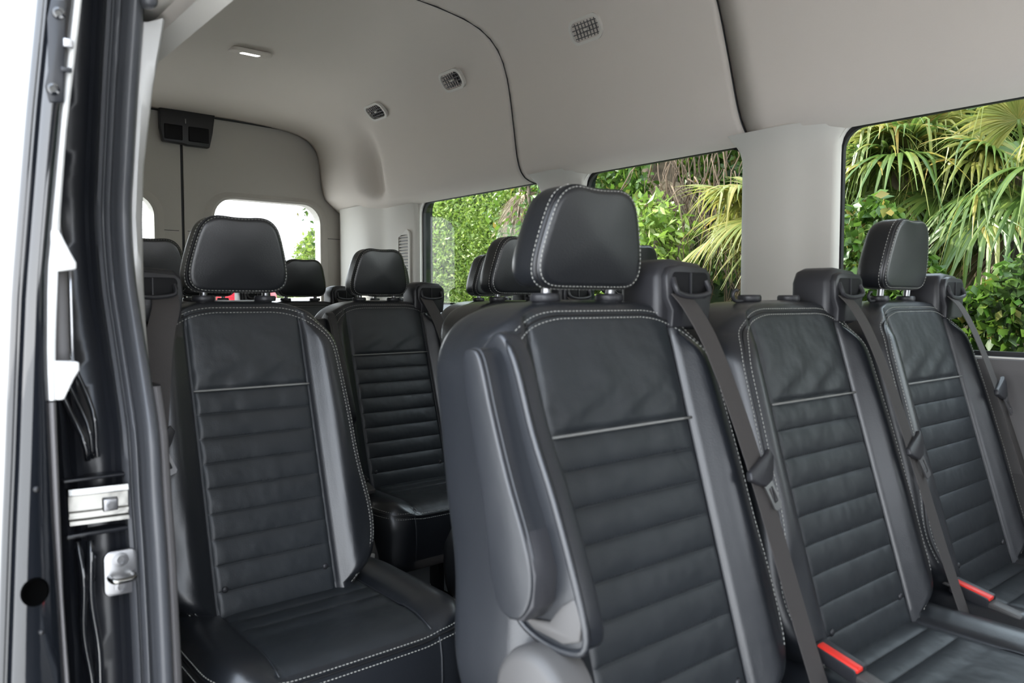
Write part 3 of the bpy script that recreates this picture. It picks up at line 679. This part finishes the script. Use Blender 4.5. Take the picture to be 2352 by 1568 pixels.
# painted jamb outside of it with pressed ribs
jam = [(-.006, -.918), (-.010, -.926), (-.016, -.931), (-.014, -.936), (-.022, -.944), (-.022, -.966), (-.016, -.970), (-.012, -.976), (-.020, -.981), (-.010, -.986), (-.004, -.992), (-.014, -.998), (-.05, -1.003), (-.5, -1.006), (-2.9, -1.0)]
rr = []
for i, p in enumerate(path):
    wv = .0035*math.sin(p.z*37)+.002*math.sin(p.z*90+1); rr.append([(p.x+dx+(wv if y < -.968 and dx > -.03 else 0), y, p.z) for dx, y in jam])
struct('wall_right', MB().loft(rr, False).me('jamb', 'paint_inner', True, 60), 'black painted door pillar and body side')
struct('wall_right_inner', holed('inner', [(XR, 0), (-1.32, 0), (-1.32, 1.5), (XR, 1.5)], [], fl_, -.895, -.862, 'trim_light'), 'pale inner side wall')
# inner pillar trim: pale above, grey below
TR = [(-1.085, 1.42), (-1.108, 1.364), (-1.166, 1.297), (-1.225, 1.19), (-1.238, 1.12), (-1.241, 1.026), (-1.232, .95), (-1.215, .879)]
def trz(z): return interp(list(reversed([(b, a) for a, b in TR])), z)
rr = []
for z in np.linspace(1.372, .883, 34):
    a = sx_(z); b = trz(z); rr.append([(a-.008, -.886, z), (a+.000, -.880, z), (min(a+.004, b+.03), -.874, z), (b+.004, -.8625, z), (b-.004, -.858, z), (b-.03, -.861, z), (-1.34, -.862, z)])
struct('trim_9', MB().loft(rr, False).me('ptrim', 'trim_shut', True, 60), 'pale inner trim behind the weatherstrip')
rr = []
for z in np.linspace(.883, .0, 30):
    a = sx_(z); rr.append([(a-.008, -.884, z), (a+.004, -.880, z), (a+.009, -.876, z), (a+.006, -.870, z), (a-.004, -.866, z), (a-.05, -.863, z), (-1.34, -.862, z)])
struct('trim_10', MB().loft(rr, False).me('ptrim2', 'panel_grey', True, 60), 'grey lower inner trim behind the weatherstrip')
# header over the opening
rr = []
for x in np.linspace(-1.45, 1.9, 40):
    rr.append([(x, -.800, 1.385), (x, -.83, 1.392), (x, -.872, 1.398), (x, -.885, 1.41), (x, -.90, 1.47), (x, -.94, 1.50), (x, -.945, 1.54)])
struct('trim_11', MB().loft(rr, False).me('header', 'trim_light', True, 60), 'pale header trim over the side door opening')
bs = tag(empty('bump_stop', (-1.085, -.884, 1.405)), 'grey rubber bump stop at the top of the door opening', 'bump stop')
ob('pad', bevel(MB().box((-.012, -.010, -.03), (.014, .010, .06)).me('pad', 'rubber'), .008, 3), bs)
ob('screw', MB().cyl((.013, .001, -.01), (.017, .001, -.01), .004, 10).me('screw', 'steel'), bs)
# door track
rl = tag(empty('door_track', (-1.1, -.94, .742)), 'polished metal sliding door track on the black pillar', 'track')
rr = []
pr_ = [(0, .022), (.006, .022), (.008, .015), (.004, .013), (.003, .002), (.003, -.006), (.006, -.008), (.006, -.012), (.003, -.013), (.003, -.016), (.008, -.018), (.008, -.023), (0, -.024)]
for (x, y) in ((.014, .016), (.012, .0), (.008, -.03), (.004, -.05), (-.1, -.058), (-.5, -.06), (-1.4, -.06)):
    n = Vector((1, -.0, 0)) if x > -.02 else Vector((.2, -1, 0)).normalized()
    rr.append([(x+n.x*d, y+n.y*d, z) for d, z in pr_])
ob('rail', MB().loft(rr, False, False, False).me('rail', 'chrome', True, 30), rl)
ob('end_cap', rbox('end_cap', (.016, -.014, -.010), (.021, .004, .006), .002, 'steel'), rl)
ob('bolt', MB().cyl((.020, -.006, -.002), (.024, -.006, -.002), .004, 12).me('bolt', 'steel', True, 40), rl)
ob('track_ledge', rbox('ledge', (-.02, -.055, -.040), (.014, .018, -.034), .002, 'paint_inner'), rl)
ob('upper_ledge', rbox('ledge2', (-.02, -.055, .030), (.006, .018, .034), .0015, 'paint_inner'), rl)
# striker
st = tag(empty('door_striker', (-1.078, -.936, .652)), 'bright metal door striker plate with a loop, bolted to the pillar', 'striker')
ob('plate', extrude('plate', [(a*(1.0), b) for a, b in rrect(-.0205, .0195, -.029, .029, .009, 5)], lambda u, v, t: (t, u, v), .0, .004, 'steel', .0015, 2), st)
ob('loop', MB().tube(smooth_path([(.003, -.014, -.004), (.016, -.014, -.004), (.020, -.009, -.0055), (.020, .008, -.0055), (.016, .013, -.004), (.003, .013, -.004)], 5), .0035, 10).me('loop', 'chrome'), st)
for z in (.017, -.018): ob('bolt', MB().loft([[(xx, r*math.cos(2*PI*k/20), z+r*math.sin(2*PI*k/20)) for k in range(20)] for r, xx in ((.009, .003), (.009, .0055), (.005, .006), (.004, .0045))], True, True, True).me('bolt', 'steel', True, 40), st)
# crumpled hinge stiffener behind the door edge
mb = MB()
for k, (yo, r) in enumerate(((-.972, .0035), (-.982, .003), (-.990, .004))):
    P = []
    for z in np.linspace(.80, 1.48, 46): P.append((sx_(z)+.004+.006*math.sin(z*23+k*2)*.3+(.03*max(0, (.95-z)/.15)*(.5+.5*math.sin(z*60+k))), yo+.004*math.sin(z*31+k)+.018*max(0, (.92-z)/.12), z))
    mb.tube(P, r, 6)
o = tag(ob('pillar_flange', mb.me('flange', 'paint')), 'glossy black rippled body flange beside the slid-back door', 'flange')
mb = MB()
for k, (yo, r) in enumerate(((-.966, .005), (-.977, .004))):
    P = [(sx_(z)+.012+.004*math.sin(z*40+k), yo-.008*math.sin((z-.5)*5)+.002*math.sin(z*47+k*2), z) for z in np.linspace(.30, .70, 30)]
    mb.tube(P, r, 6)
tag(ob('pillar_flange', mb.me('flange', 'paint')), 'glossy black rippled lower body flange under the track', 'flange')

# ---- the slid-back sliding door (leading edge face at x=-.95)
XD = -.95
EXT = [(1.60, -.995), (1.45, -1.008), (1.313, -1.021), (1.197, -1.034), (1.105, -1.043), (1.012, -1.052), (.918, -1.058), (.825, -1.0635), (.757, -1.0680), (.60, -1.077), (.45, -1.082), (.2, -1.082), (-.2, -1.07)]
TL = [(1.60, -.967), (1.32, -.993), (1.227, -1.005), (1.134, -1.015), (1.028, -1.0265), (.935, -1.0295), (.761, -1.027), (.583, -1.022), (.40, -1.017), (-.2, -1.017)]
TRR = [(1.60, -.96), (1.322, -.985), (1.181, -1.003), (1.083, -1.012), (.96, -1.0195), (.888, -1.021), (.664, -1.0195), (.581, -1.016), (.40, -1.011), (-.2, -1.011)]
ez = lambda z: interp(list(reversed(EXT)), z); tl = lambda z: interp(list(reversed(TL)), z); tr = lambda z: interp(list(reversed(TRR)), z)
sd = tag(empty('sliding_door', (XD, -1.04, 0)), 'black van sliding door slid back, seen along its leading edge', 'door')
sd['kind'] = 'thing'
zs = np.linspace(-.15, 1.55, 60); rr = []
for z in zs:
    e = ez(z); t = tl(z)
    rr.append([(p[0]-XD, p[1]+1.04, z) for p in ((XD-1.25, e+.012), (XD-.5, e-.006), (XD-.06, e-.009), (XD-.020, e-.0085), (XD-.009, e-.007), (XD-.004, e-.0045), (XD-.004, e-.001), (XD-.009, e+.0005), (XD-.009, e+.004), (XD-.004, e+.006), (XD-.001, e+.010), (XD, e+.016), (XD-.001, t-.003), (XD-.006, t-.001), (XD-.03, t), (XD-.03, t-.002), (XD-1.25, t-.002))])
ob('door_shell', MB().loft(rr, True, True, True).me('door_shell', 'paint', True, 70), sd)
def trimstrip(z0, z1, m, nm):
    rr = []
    for z in np.linspace(z0, z1, 24):
        a = tl(z); b = tr(z); rr.append([(p[0]-XD, p[1]+1.04, z) for p in ((XD-1.2, a), (XD-.012, a), (XD-.004, a+.001), (XD-.002, (a+b)/2), (XD-.004, b-.001), (XD-.010, b), (XD-1.2, b))])
    return ob(nm, MB().loft(rr, False).me(nm, m, True, 50), sd)
trimstrip(.893, 1.56, 'trim_shut', 'upper_door_trim')['label'] = 'pale upper door trim'
trimstrip(-.1, .891, 'panel_grey', 'lower_door_trim')['label'] = 'grey lower door trim'
h = empty('grab_handle', (0, 0, 0)); h.parent = sd
def yz(u, v, t): return (t, u+1.04, v)
hb = extrude('bracket', [(-1.022, 1.075), (-1.014, 1.075), (-1.004, 1.052), (-.9985, 1.041), (-.9985, 1.034), (-1.022, 1.030)], yz, -.05, -.002, 'trim_shut', .002, 2)
hb2 = extrude('bracket', [(-1.022, .935), (-.9985, .933), (-.9985, .924), (-1.004, .915), (-1.014, .893), (-1.022, .893)], yz, -.05, -.002, 'trim_shut', .002, 2)
hs = ob('upper_bracket', hb, sd); hs2 = ob('lower_bracket', hb2, sd)
bpy.data.objects.remove(h)
mb = MB(); mb.tube([(-.03, -1.011+1.04, z) for z in np.linspace(.930, 1.038, 8)], .0085, 12); ob('grab_bar', mb.me('grab', 'panel_grey'), sd)['label'] = 'dark grey grab bar'
mb = MB(); mb.tube([(-.012, -1.003+1.04, z) for z in np.linspace(.930, 1.036, 4)], .0016, 8); ob('grab_rod', mb.me('rod', 'steel'), sd)
# latch on the edge
lh = ob('latch', extrude('latch', [(-1.0155, 1.316), (-1.002, 1.318), (-1.0065, 1.21), (-1.020, 1.208), (-1.0235, 1.225), (-1.020, 1.24), (-1.0195, 1.295)], yz, -.002, .002, 'paint_inner', .0012, 2), sd); lh['label'] = 'black latch plate'
for (y, z) in ((-1.0095, 1.302), (-1.0165, 1.222)):
    ob('screw', MB().loft([[(xx, y+1.04+r*math.cos(2*PI*k/20), z+r*math.sin(2*PI*k/20)) for k in range(20)] for r, xx in ((.0065, .002), (.0060, .004), (.0035, .0045), (.003, .003), (.0015, .003))], True, True, True).me('screw', 'paint', True, 40), lh)
ob('pawl', rbox('pawl', (.0, -1.006+1.04, 1.268), (.005, -.9965+1.04, 1.277), .001, 'steel'), lh); ob('pawl', rbox('pawl', (.0, -1.009+1.04, 1.242), (.004, -.9985+1.04, 1.247), .001, 'paint_inner'), lh)
# round hole in lower edge: shallow dish, its inner shade put into the colour
mb = MB(); mb.loft([[(xx, -1.0475+1.04+r*math.cos(2*PI*k/24), .690+r*1.15*math.sin(2*PI*k/24)) for k in range(24)] for r, xx in ((.0135, .0), (.0125, .0025), (.0105, .0015), (.0095, .0002), (.001, .0001))], True, False, True)
ob('access_hole', mb.me('hole', 'hole_shade'), sd)
for (y, z, r) in ((-1.0425, .645, .0025), (-1.043, .80, .003)): ob('plug', MB().cyl((-.001, y+1.04, z), (.0015, y+1.04, z), r, 12).me('plug', 'black'), sd)
# ================================================================ OUTSIDE
GZ = -.68
struct('floor_outside', mesh('ground', [(-60, -40, GZ), (40, -40, GZ), (40, 40, GZ), (-60, 40, GZ)], [(0, 1, 2, 3)], 'concrete', False), 'grey asphalt car park, made pale to bounce light into the van')
def leaves(name, P, size, m, parent=None, droop=.3, asp=.45, nrm_bias=None):
    P = np.asarray(P); n = len(P); u = rng.normal(size=(n, 3)); u[:, 2] -= droop; u /= np.linalg.norm(u, axis=1)[:, None]
    v = rng.normal(size=(n, 3)); v -= u*(u*v).sum(1)[:, None]; v /= np.linalg.norm(v, axis=1)[:, None]
    s = size*(.6+.8*rng.random(n))[:, None]; w_ = s*asp/1.0
    nn = np.cross(u, v)
    V = np.stack([P, P+u*s*.45+v*w_*.5+nn*s*.06, P+u*s, P+u*s*.45-v*w_*.5+nn*s*.06], 1).reshape(-1, 3)
    F = np.arange(4*n).reshape(n, 4)
    F = np.concatenate([F[:, [0, 1, 2]], F[:, [0, 2, 3]]])
    me = bpy.data.meshes.new(name); me.vertices.add(len(V)); me.vertices.foreach_set('co', V.ravel())
    me.loops.add(F.size); me.loops.foreach_set('vertex_index', F.ravel().astype('i')); me.polygons.add(len(F)); me.polygons.foreach_set('loop_start', np.arange(0, F.size, 3, dtype='i')); me.polygons.foreach_set('loop_total', np.full(len(F), 3, dtype='i'))
    me.update(); me.validate(); me.materials.append(MAT[m]); return ob(name, me, parent)
def blob(c, r, n, shell=.75, lumps=9):
    c = np.array(c); r = np.array(r, float); cs = []
    L = rng.normal(size=(lumps, 3)); L /= np.linalg.norm(L, axis=1)[:, None]; L = L*.55*r
    k = rng.integers(0, lumps, n); d = rng.normal(size=(n, 3)); d /= np.linalg.norm(d, axis=1)[:, None]
    q = (shell+(1-shell)*rng.random(n))[:, None]
    return c+L[k]+d*q*r*.52
def shrub(name, c, r, n, size, m, label, group=None, cat='shrub', lumps=9):
    t = tag(empty(name, (c[0], c[1], GZ)), label, cat, group)
    P = blob((0, 0, c[2]-GZ), r, n, lumps=lumps); leaves('foliage', P, size, m, t)
    mb = MB()
    for k in range(5):
        a = 2*PI*k/5+.3; mb.tube(smooth_path([(0, 0, 0), (.12*math.cos(a), .12*math.sin(a), (c[2]-GZ)*.5), (r[0]*.4*math.cos(a), r[1]*.4*math.sin(a), (c[2]-GZ)*1.1)], 5), [.03]*0 or .018, 6)
    ob('stems', mb.me('stems', 'bark'), t); return t
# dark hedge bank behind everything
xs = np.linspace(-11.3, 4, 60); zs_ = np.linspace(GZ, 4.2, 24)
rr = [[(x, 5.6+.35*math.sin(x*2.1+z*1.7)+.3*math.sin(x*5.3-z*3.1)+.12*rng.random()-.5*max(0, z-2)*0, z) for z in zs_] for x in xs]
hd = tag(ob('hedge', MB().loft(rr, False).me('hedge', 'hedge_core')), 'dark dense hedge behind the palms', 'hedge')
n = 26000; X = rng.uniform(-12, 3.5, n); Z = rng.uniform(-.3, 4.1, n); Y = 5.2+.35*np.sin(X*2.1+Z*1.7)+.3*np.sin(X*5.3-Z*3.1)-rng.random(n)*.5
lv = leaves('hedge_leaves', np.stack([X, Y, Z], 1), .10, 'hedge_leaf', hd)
# chain link fence
fc = tag(empty('chain_link_fence', (-4, 2.65, GZ)), 'galvanised chain link fence under the vines', 'fence')
mb = MB()
for k in np.arange(-5.5, 5.5, .062):
    for s in (-1, 1): mb.tube([(k-s*.75, .004*s, .05), (k+s*.75, .004*s, 1.44)], .0016, 4)
ob('wire_mesh', mb.me('mesh', 'galv'), fc)
for k in range(5): ob('post', MB().cyl((-5+k*2.5, .03, 0), (-5+k*2.5, .03, 1.47), .028, 12).me('post', 'galv'), fc)
ob('top_rail', MB().cyl((-5.6, .03, 1.44), (5.6, .03, 1.44), .02, 10).me('rail', 'galv'), fc)
# vines on the fence
def vines(x0, x1, z0, z1, n, lab, m='vine_leaf', y=2.6, size=.065, amp=.25, grp=None):
    X = rng.uniform(x0, x1, n); q = rng.random(n); top = z1-amp*(.5+.5*np.sin(X*4.3))-amp*.5*np.sin(X*9.1+1); Z = z0+(top-z0)*q
    Y = y-.10*rng.random(n)-.12*np.abs(np.sin(X*6+Z*5))
    return tag(leaves('vine', np.stack([X, Y, Z], 1), size, m, None, .9, .62), lab, 'vine', grp, 'stuff')
vines(-1.8, -.95, -.1, 1.38, 10000, 'green leafy vine covering the fence behind the far right seat', y=2.42, size=.05)
vines(-3.6, -1.75, -.4, 1.05, 7000, 'green leafy vine on the fence left of the palms')
vines(-3.3, -2.2, .2, 1.22, 3000, 'low yellow-green vine below the dead palm fronds', 'bush_bright')
vines(-1.0, .6, -.5, .85, 1800, 'sparse vine low on the fence at the right edge')
# bare tangle of twigs
mb = MB()
for k in range(85):
    x = random.uniform(-3.75, -3.1); z = random.uniform(1.6, 2.9); y = random.uniform(3.0, 3.6); P = [(x, y, z)]
    for j in range(7): x += random.gauss(0, .05); z -= random.uniform(.07, .2); y += random.gauss(0, .03); P.append((x, y, z))
    mb.tube(smooth_path(P, 2), random.uniform(.002, .006), 4)
tag(ob('hanging_twigs', mb.me('twigs', 'twig')), 'tangled curtain of bare brown hanging twigs', 'twigs', None, 'stuff')
vines(-5.6, -3.6, 1.2, 3.0, 6000, 'green vine climbing through the hanging twigs', 'vine_leaf', 4.5, .07, .3)
vines(-4.8, -3.85, 1.35, 3.0, 2400, 'leafy vine beside the dead palm skirt in the second window', 'vine_leaf', 3.5, .07, .3)
# palms
def frond(parent, org, az, el, plen, L, nseg, m, droop, spread=140, gz=1.0, wid=.0135):
    d = Vector((math.cos(az)*math.cos(el), math.sin(az)*math.cos(el), math.sin(el)))
    P = [Vector((0, 0, 0))]
    for k in range(1, 7): t = k/6; P.append(d*plen*t+Vector((0, 0, -.18*plen*t*t*gz)))
    hub = P[-1]; a = (P[-1]-P[-2]).normalized(); s = a.cross(Vector((0, 0, 1)));
    if s.length < .1: s = Vector((1, 0, 0))
    s.normalize(); nn = s.cross(a)
    V = []; F = []
    for i in range(nseg):
        th = math.radians(-spread+2*spread*(i+.5)/nseg+random.uniform(-2, 2)); dd = a*math.cos(th)+s*math.sin(th); ll = L*(1-.28*abs(th)/math.radians(spread))*random.uniform(.88, 1.08)
        sd_ = dd.cross(nn).normalized(); dr = droop*random.uniform(.6, 1.5); K = 9; k0 = len(V); br = random.uniform(.45, .8) if random.random() < .25 else 2
        for k in range(K):
            t = k/(K-1); r = ll*t; g = -dr*ll*max(0, t-.25)**2.0*1.2
            if t > br: g -= (t-br)*ll*.8; r = ll*(br+(t-br)*.35)
            p = hub+dd*r+nn*(.10*L*math.cos(2*th)*t*0+.02*math.sin(i*PI)*t)+Vector((0, 0, g)); w_ = wid*(math.sin(PI*min(1, t*.85+.12))**.8)*(1-t**3) if t > 0 else .002
            w_ = max(w_, .0012); V += [p-sd_*w_, p+nn*w_*.45, p+sd_*w_]
        for k in range(K-1):
            b = k0+3*k; F += [(b, b+1, b+4, b+3), (b+1, b+2, b+5, b+4)]
    fr = ob('frond', mesh('frond', V, F, m, False), parent, org)
    ob('stalk', MB().tube(P, [.011]*3+[.008]*4, 6).me('stalk', 'palm_leaf' if m != 'palm_dead' else 'palm_dead'), fr)
    return fr
def palm(x, y, h, lab, n, L=.62, plen=.6, dead=5, m='palm_leaf', seed=1, grp='palms beyond the windows', trunk=.15, live_el=(-.5, 1.2)):
    random.seed(seed); t = tag(empty('palm_tree', (x, y, GZ)), lab, 'palm', grp); H = h-GZ
    rr = []
    for k in range(24):
        z = H*k/23; rr.append([(trunk*(1+.08*math.sin(k*2.6)+.04*random.random())*math.cos(2*PI*j/14), trunk*(1+.08*math.sin(k*2.6+1))*math.sin(2*PI*j/14), z) for j in range(14)])
    ob('trunk', MB().loft(rr, True, True, True).me('trunk', 'bark'), t)
    for k in range(n):
        az = k*2.399+random.uniform(-.2, .2); el = random.uniform(*live_el)
        mm = m if random.random() < .8 else 'palm_yellow'
        frond(t, (0, 0, H), az, el, plen*random.uniform(.6, 1.4), L*random.uniform(.75, 1.15), 34, mm, random.uniform(.3, 1.0))
    for k in range(dead):
        az = k*1.9+.5; frond(t, (0, 0, H-.1), az, -1.15+random.uniform(-.1, .15), plen*.6, L*.95, 30, 'palm_dead', .5, 70, wid=.009)
    return t
palm(-1.81, 2.95, 1.66, 'fan palm with yellow tipped fronds, centre of the right hand window', 30, .42, .22, 3, seed=3, live_el=(-.7, 1.4), trunk=.10)
palm(-1.26, 2.85, 1.55, 'fan palm with drooping and dead fronds at the right picture edge', 22, .42, .25, 8, seed=5, trunk=.10, live_el=(-.8, 1.3))
palm(-1.95, 3.75, 2.20, 'tall fan palm at the top of the right hand window', 34, .52, .35, 4, seed=8, live_el=(-.8, 1.2), trunk=.12)
palm(-2.33, 3.2, 1.72, 'fan palm at the left edge of the right hand window', 26, .42, .25, 3, seed=9, live_el=(-.7, 1.3), trunk=.10)
palm(-2.62, 3.0, 1.50, 'yellow fan palm seen left of the pale window pillar', 22, .40, .25, 6, 'palm_yellow', seed=11, trunk=.10)
palm(-1.2, 4.3, 2.3, 'dark fan palm farther back behind the right hand window', 24, .6, .4, 3, seed=13, trunk=.12)
palm(-4.25, 3.9, 2.36, 'palm with a skirt of dead brown fronds in the second window', 10, .55, .4, 18, seed=17, live_el=(.3, 1.3))
palm(-5.95, 4.0, 2.45, 'palm with dead fronds hanging at the top of the third window', 8, .6, .4, 16, seed=21, live_el=(.3, 1.3))
# bright shrubs
GB = 'bright leafy shrubs beyond the fence'
shrub('leafy_shrub', (-8.2, 4.4, 1.7), (1.5, 1.0, 1.9), 44000, .047, 'bush_bright', 'large bright green shrub filling the left of the third side window', GB, lumps=22)
shrub('leafy_shrub', (-6.6, 4.7, 1.4), (1.3, .9, 1.7), 32000, .047, 'bush_bright', 'bright green shrub behind the second row headrests', GB, lumps=18)
shrub('leafy_shrub', (-3.6, 3.1, 1.22), (.45, .4, .5), 3200, .075, 'bush_bright', 'small bright shrub below the palm skirt in the second window', GB, lumps=10)
shrub('leafy_shrub', (-5.4, 3.8, 1.9), (.8, .6, .9), 5000, .07, 'vine_leaf', 'dark green shrub in the left corner of the second window', GB, lumps=12)
# far trees through the rear window
GT = 'trees far behind the van'
shrub('far_tree', (-17.5, 7.2, .95), (2.2, 1.9, 2.1), 26000, .15, 'bush_far', 'sunlit tree at the right of the rear window', GT, 'tree', 16)
shrub('far_tree', (-21.5, 8.7, .6), (2.2, 2.0, 1.6), 18000, .15, 'bush_far', 'lower darker tree left of the sunlit one in the rear window', GT, 'tree', 12)
shrub('far_tree', (-14.5, 6.7, 1.1), (1.8, 1.5, 1.7), 20000, .12, 'bush_far', 'sunlit tree beside the rear corner of the van', GT, 'tree', 14)
lp = tag(empty('lamp_post', (-26, 4.1, GZ)), 'thin pale lamp post against the sky in the rear window', 'lamp post')
ob('pole', MB().cyl((0, 0, 0), (0, 0, 9), .10, 12).me('pole', 'pole_paint'), lp); ob('lamp_head', rbox('head', (-.2, -.5, 8.9), (.2, .5, 9.05), .03, 'pole_paint'), lp)
# vehicles
def car(x, y, rz, m, lab, h=1.5, L=4.4, W=1.8):
    t = tag(empty('parked_car', (x, y, GZ), rz), lab, 'car')
    st_ = [(-.5, .42, .62, .40), (-.47, .38, .80, .9), (-.33, .30, .92, 1), (-.20, .30, .95, 1), (-.05, .30, .97, 1), (.12, .30, .98, 1), (.30, .30, .98, 1), (.42, .30, .95, 1), (.48, .34, .86, .95), (.5, .42, .62, .6)]
    rr = []
    for a, z0, z1, ww in st_:
        z1 *= h/1.5; wv = W/2*(.86+.14*ww); rr.append([(a*L, wv*c*(1 if abs(c) < 1 else 1), z) for c, z in ((-.9, z0), (-1, z0+.15), (-1, z1-.12), (-.94, z1-.02), (-.6, z1+.03), (0, z1+.045), (.6, z1+.03), (.94, z1-.02), (1, z1-.12), (1, z0+.15), (.9, z0))])
    ob('body', MB().loft(rr, True, True, True).me('body', m, True, 50), t)
    zb = .93*h/1.5
    cab = [(-.27*L, zb, .86, zb+.02), (-.12*L, zb, .84, h-.07), (-.05*L, zb, .82, h-.01), (.12*L, zb, .82, h), (.27*L, zb, .82, h-.05), (.38*L, zb, .86, zb+.06)]
    gl = [[(x_, -W/2*.88, z0), (x_, -W/2*(.88-.14*(z1-z0)/(h-zb)), z1-.03), (x_, -W/2*.55, z1-.001), (x_, W/2*.55, z1-.001), (x_, W/2*(.88-.14*(z1-z0)/(h-zb)), z1-.03), (x_, W/2*.88, z0)] for x_, z0, k, z1 in cab]
    ob('glasshouse', MB().loft(gl, True, True, True).me('glass', 'car_glass', True, 40), t)
    rf = [[(x_, -W/2*.74, z1-.028), (x_, -W/2*.55, z1+.008), (x_, 0, z1+.02), (x_, W/2*.55, z1+.008), (x_, W/2*.74, z1-.028)] for x_, z0, k, z1 in cab[1:5]]
    ob('roof', MB().loft(rf, False).me('roof', m, True), t)
    for s in (-1, 1):
        mb = MB(); mb.tube([(cab[0][0], s*W/2*.86, zb), (cab[1][0], s*W/2*.74, h-.09), (cab[2][0], s*W/2*.745, h-.03), (cab[4][0], s*W/2*.745, h-.07), (cab[5][0], s*W/2*.86, zb+.03)], .028, 6); ob('roof_rail', mb.me('rail', m), t)
    for a in (-.33, .32):
        for s in (-1, 1):
            wh = ob('wheel', MB().loft([[(a*L+r*math.cos(2*PI*k/28), s*yy, .32+r*math.sin(2*PI*k/28)) for k in range(28)] for r, yy in ((.30, W/2-.2), (.32, W/2-.17), (.32, W/2), (.29, W/2+.02), (.2, W/2+.02))], True, True, True).me('wheel', 'tyre', True, 40), t)
            ob('hubcap', MB().cyl((a*L, s*(W/2+.015), .32), (a*L, s*(W/2+.03), .32), .19, 20).me('hub', 'steel', True, 40), wh)
    return t
vn = tag(empty('parked_van', (-12.6, 3.25, GZ)), 'red parked van seen below the single seat headrest', 'van')
Rv = [[(x_, y*k, .35+(z-.35)*kz) for y, z in ((-.90, .35), (-.95, .7), (-.94, 1.3), (-.84, 1.85), (-.6, 1.99), (0, 2.02), (.6, 1.99), (.84, 1.85), (.94, 1.3), (.95, .7), (.90, .35))] for x_, k, kz in ((-4.6, .86, .55), (-4.3, .95, .62), (-3.6, .97, .68), (-2.8, .97, .97), (-2.4, 1, 1), (-.2, 1, 1), (-.03, .97, .98), (0, .9, .95))]
ob('body', MB().loft(Rv, True, True, True).me('body', 'car_red', True, 45), vn)
ob('rear_window', rbox('rw', (.0, -.6, 1.05), (.02, .6, 1.5), .01, 'car_glass'), vn)
ob('bumper', rbox('bumper', (-.05, -.88, .35), (.09, .88, .58), .03, 'plastic_black'), vn)
for s_ in (-1, 1):
    ob('tail_lamp', rbox('lamp', (-.02, s_*.82-.06, .9), (.015, s_*.82+.06, 1.25), .01, 'red'), vn)
    for x_ in (-.9, -3.8): ob('wheel', MB().cyl((x_, s_*.74, .34), (x_, s_*.96, .34), .34, 26).me('wheel', 'tyre', True, 40), vn)
car(-9.0, 3.2, 1.5, 'car_white', 'white parked car behind the van, just above the rear seat tops', 1.665, 4.5, 1.8)
car(-6.2, 1.95, .02, 'car_grey', 'grey parked car whose roof shows low in the third side window', 1.70, 4.4, 1.75)
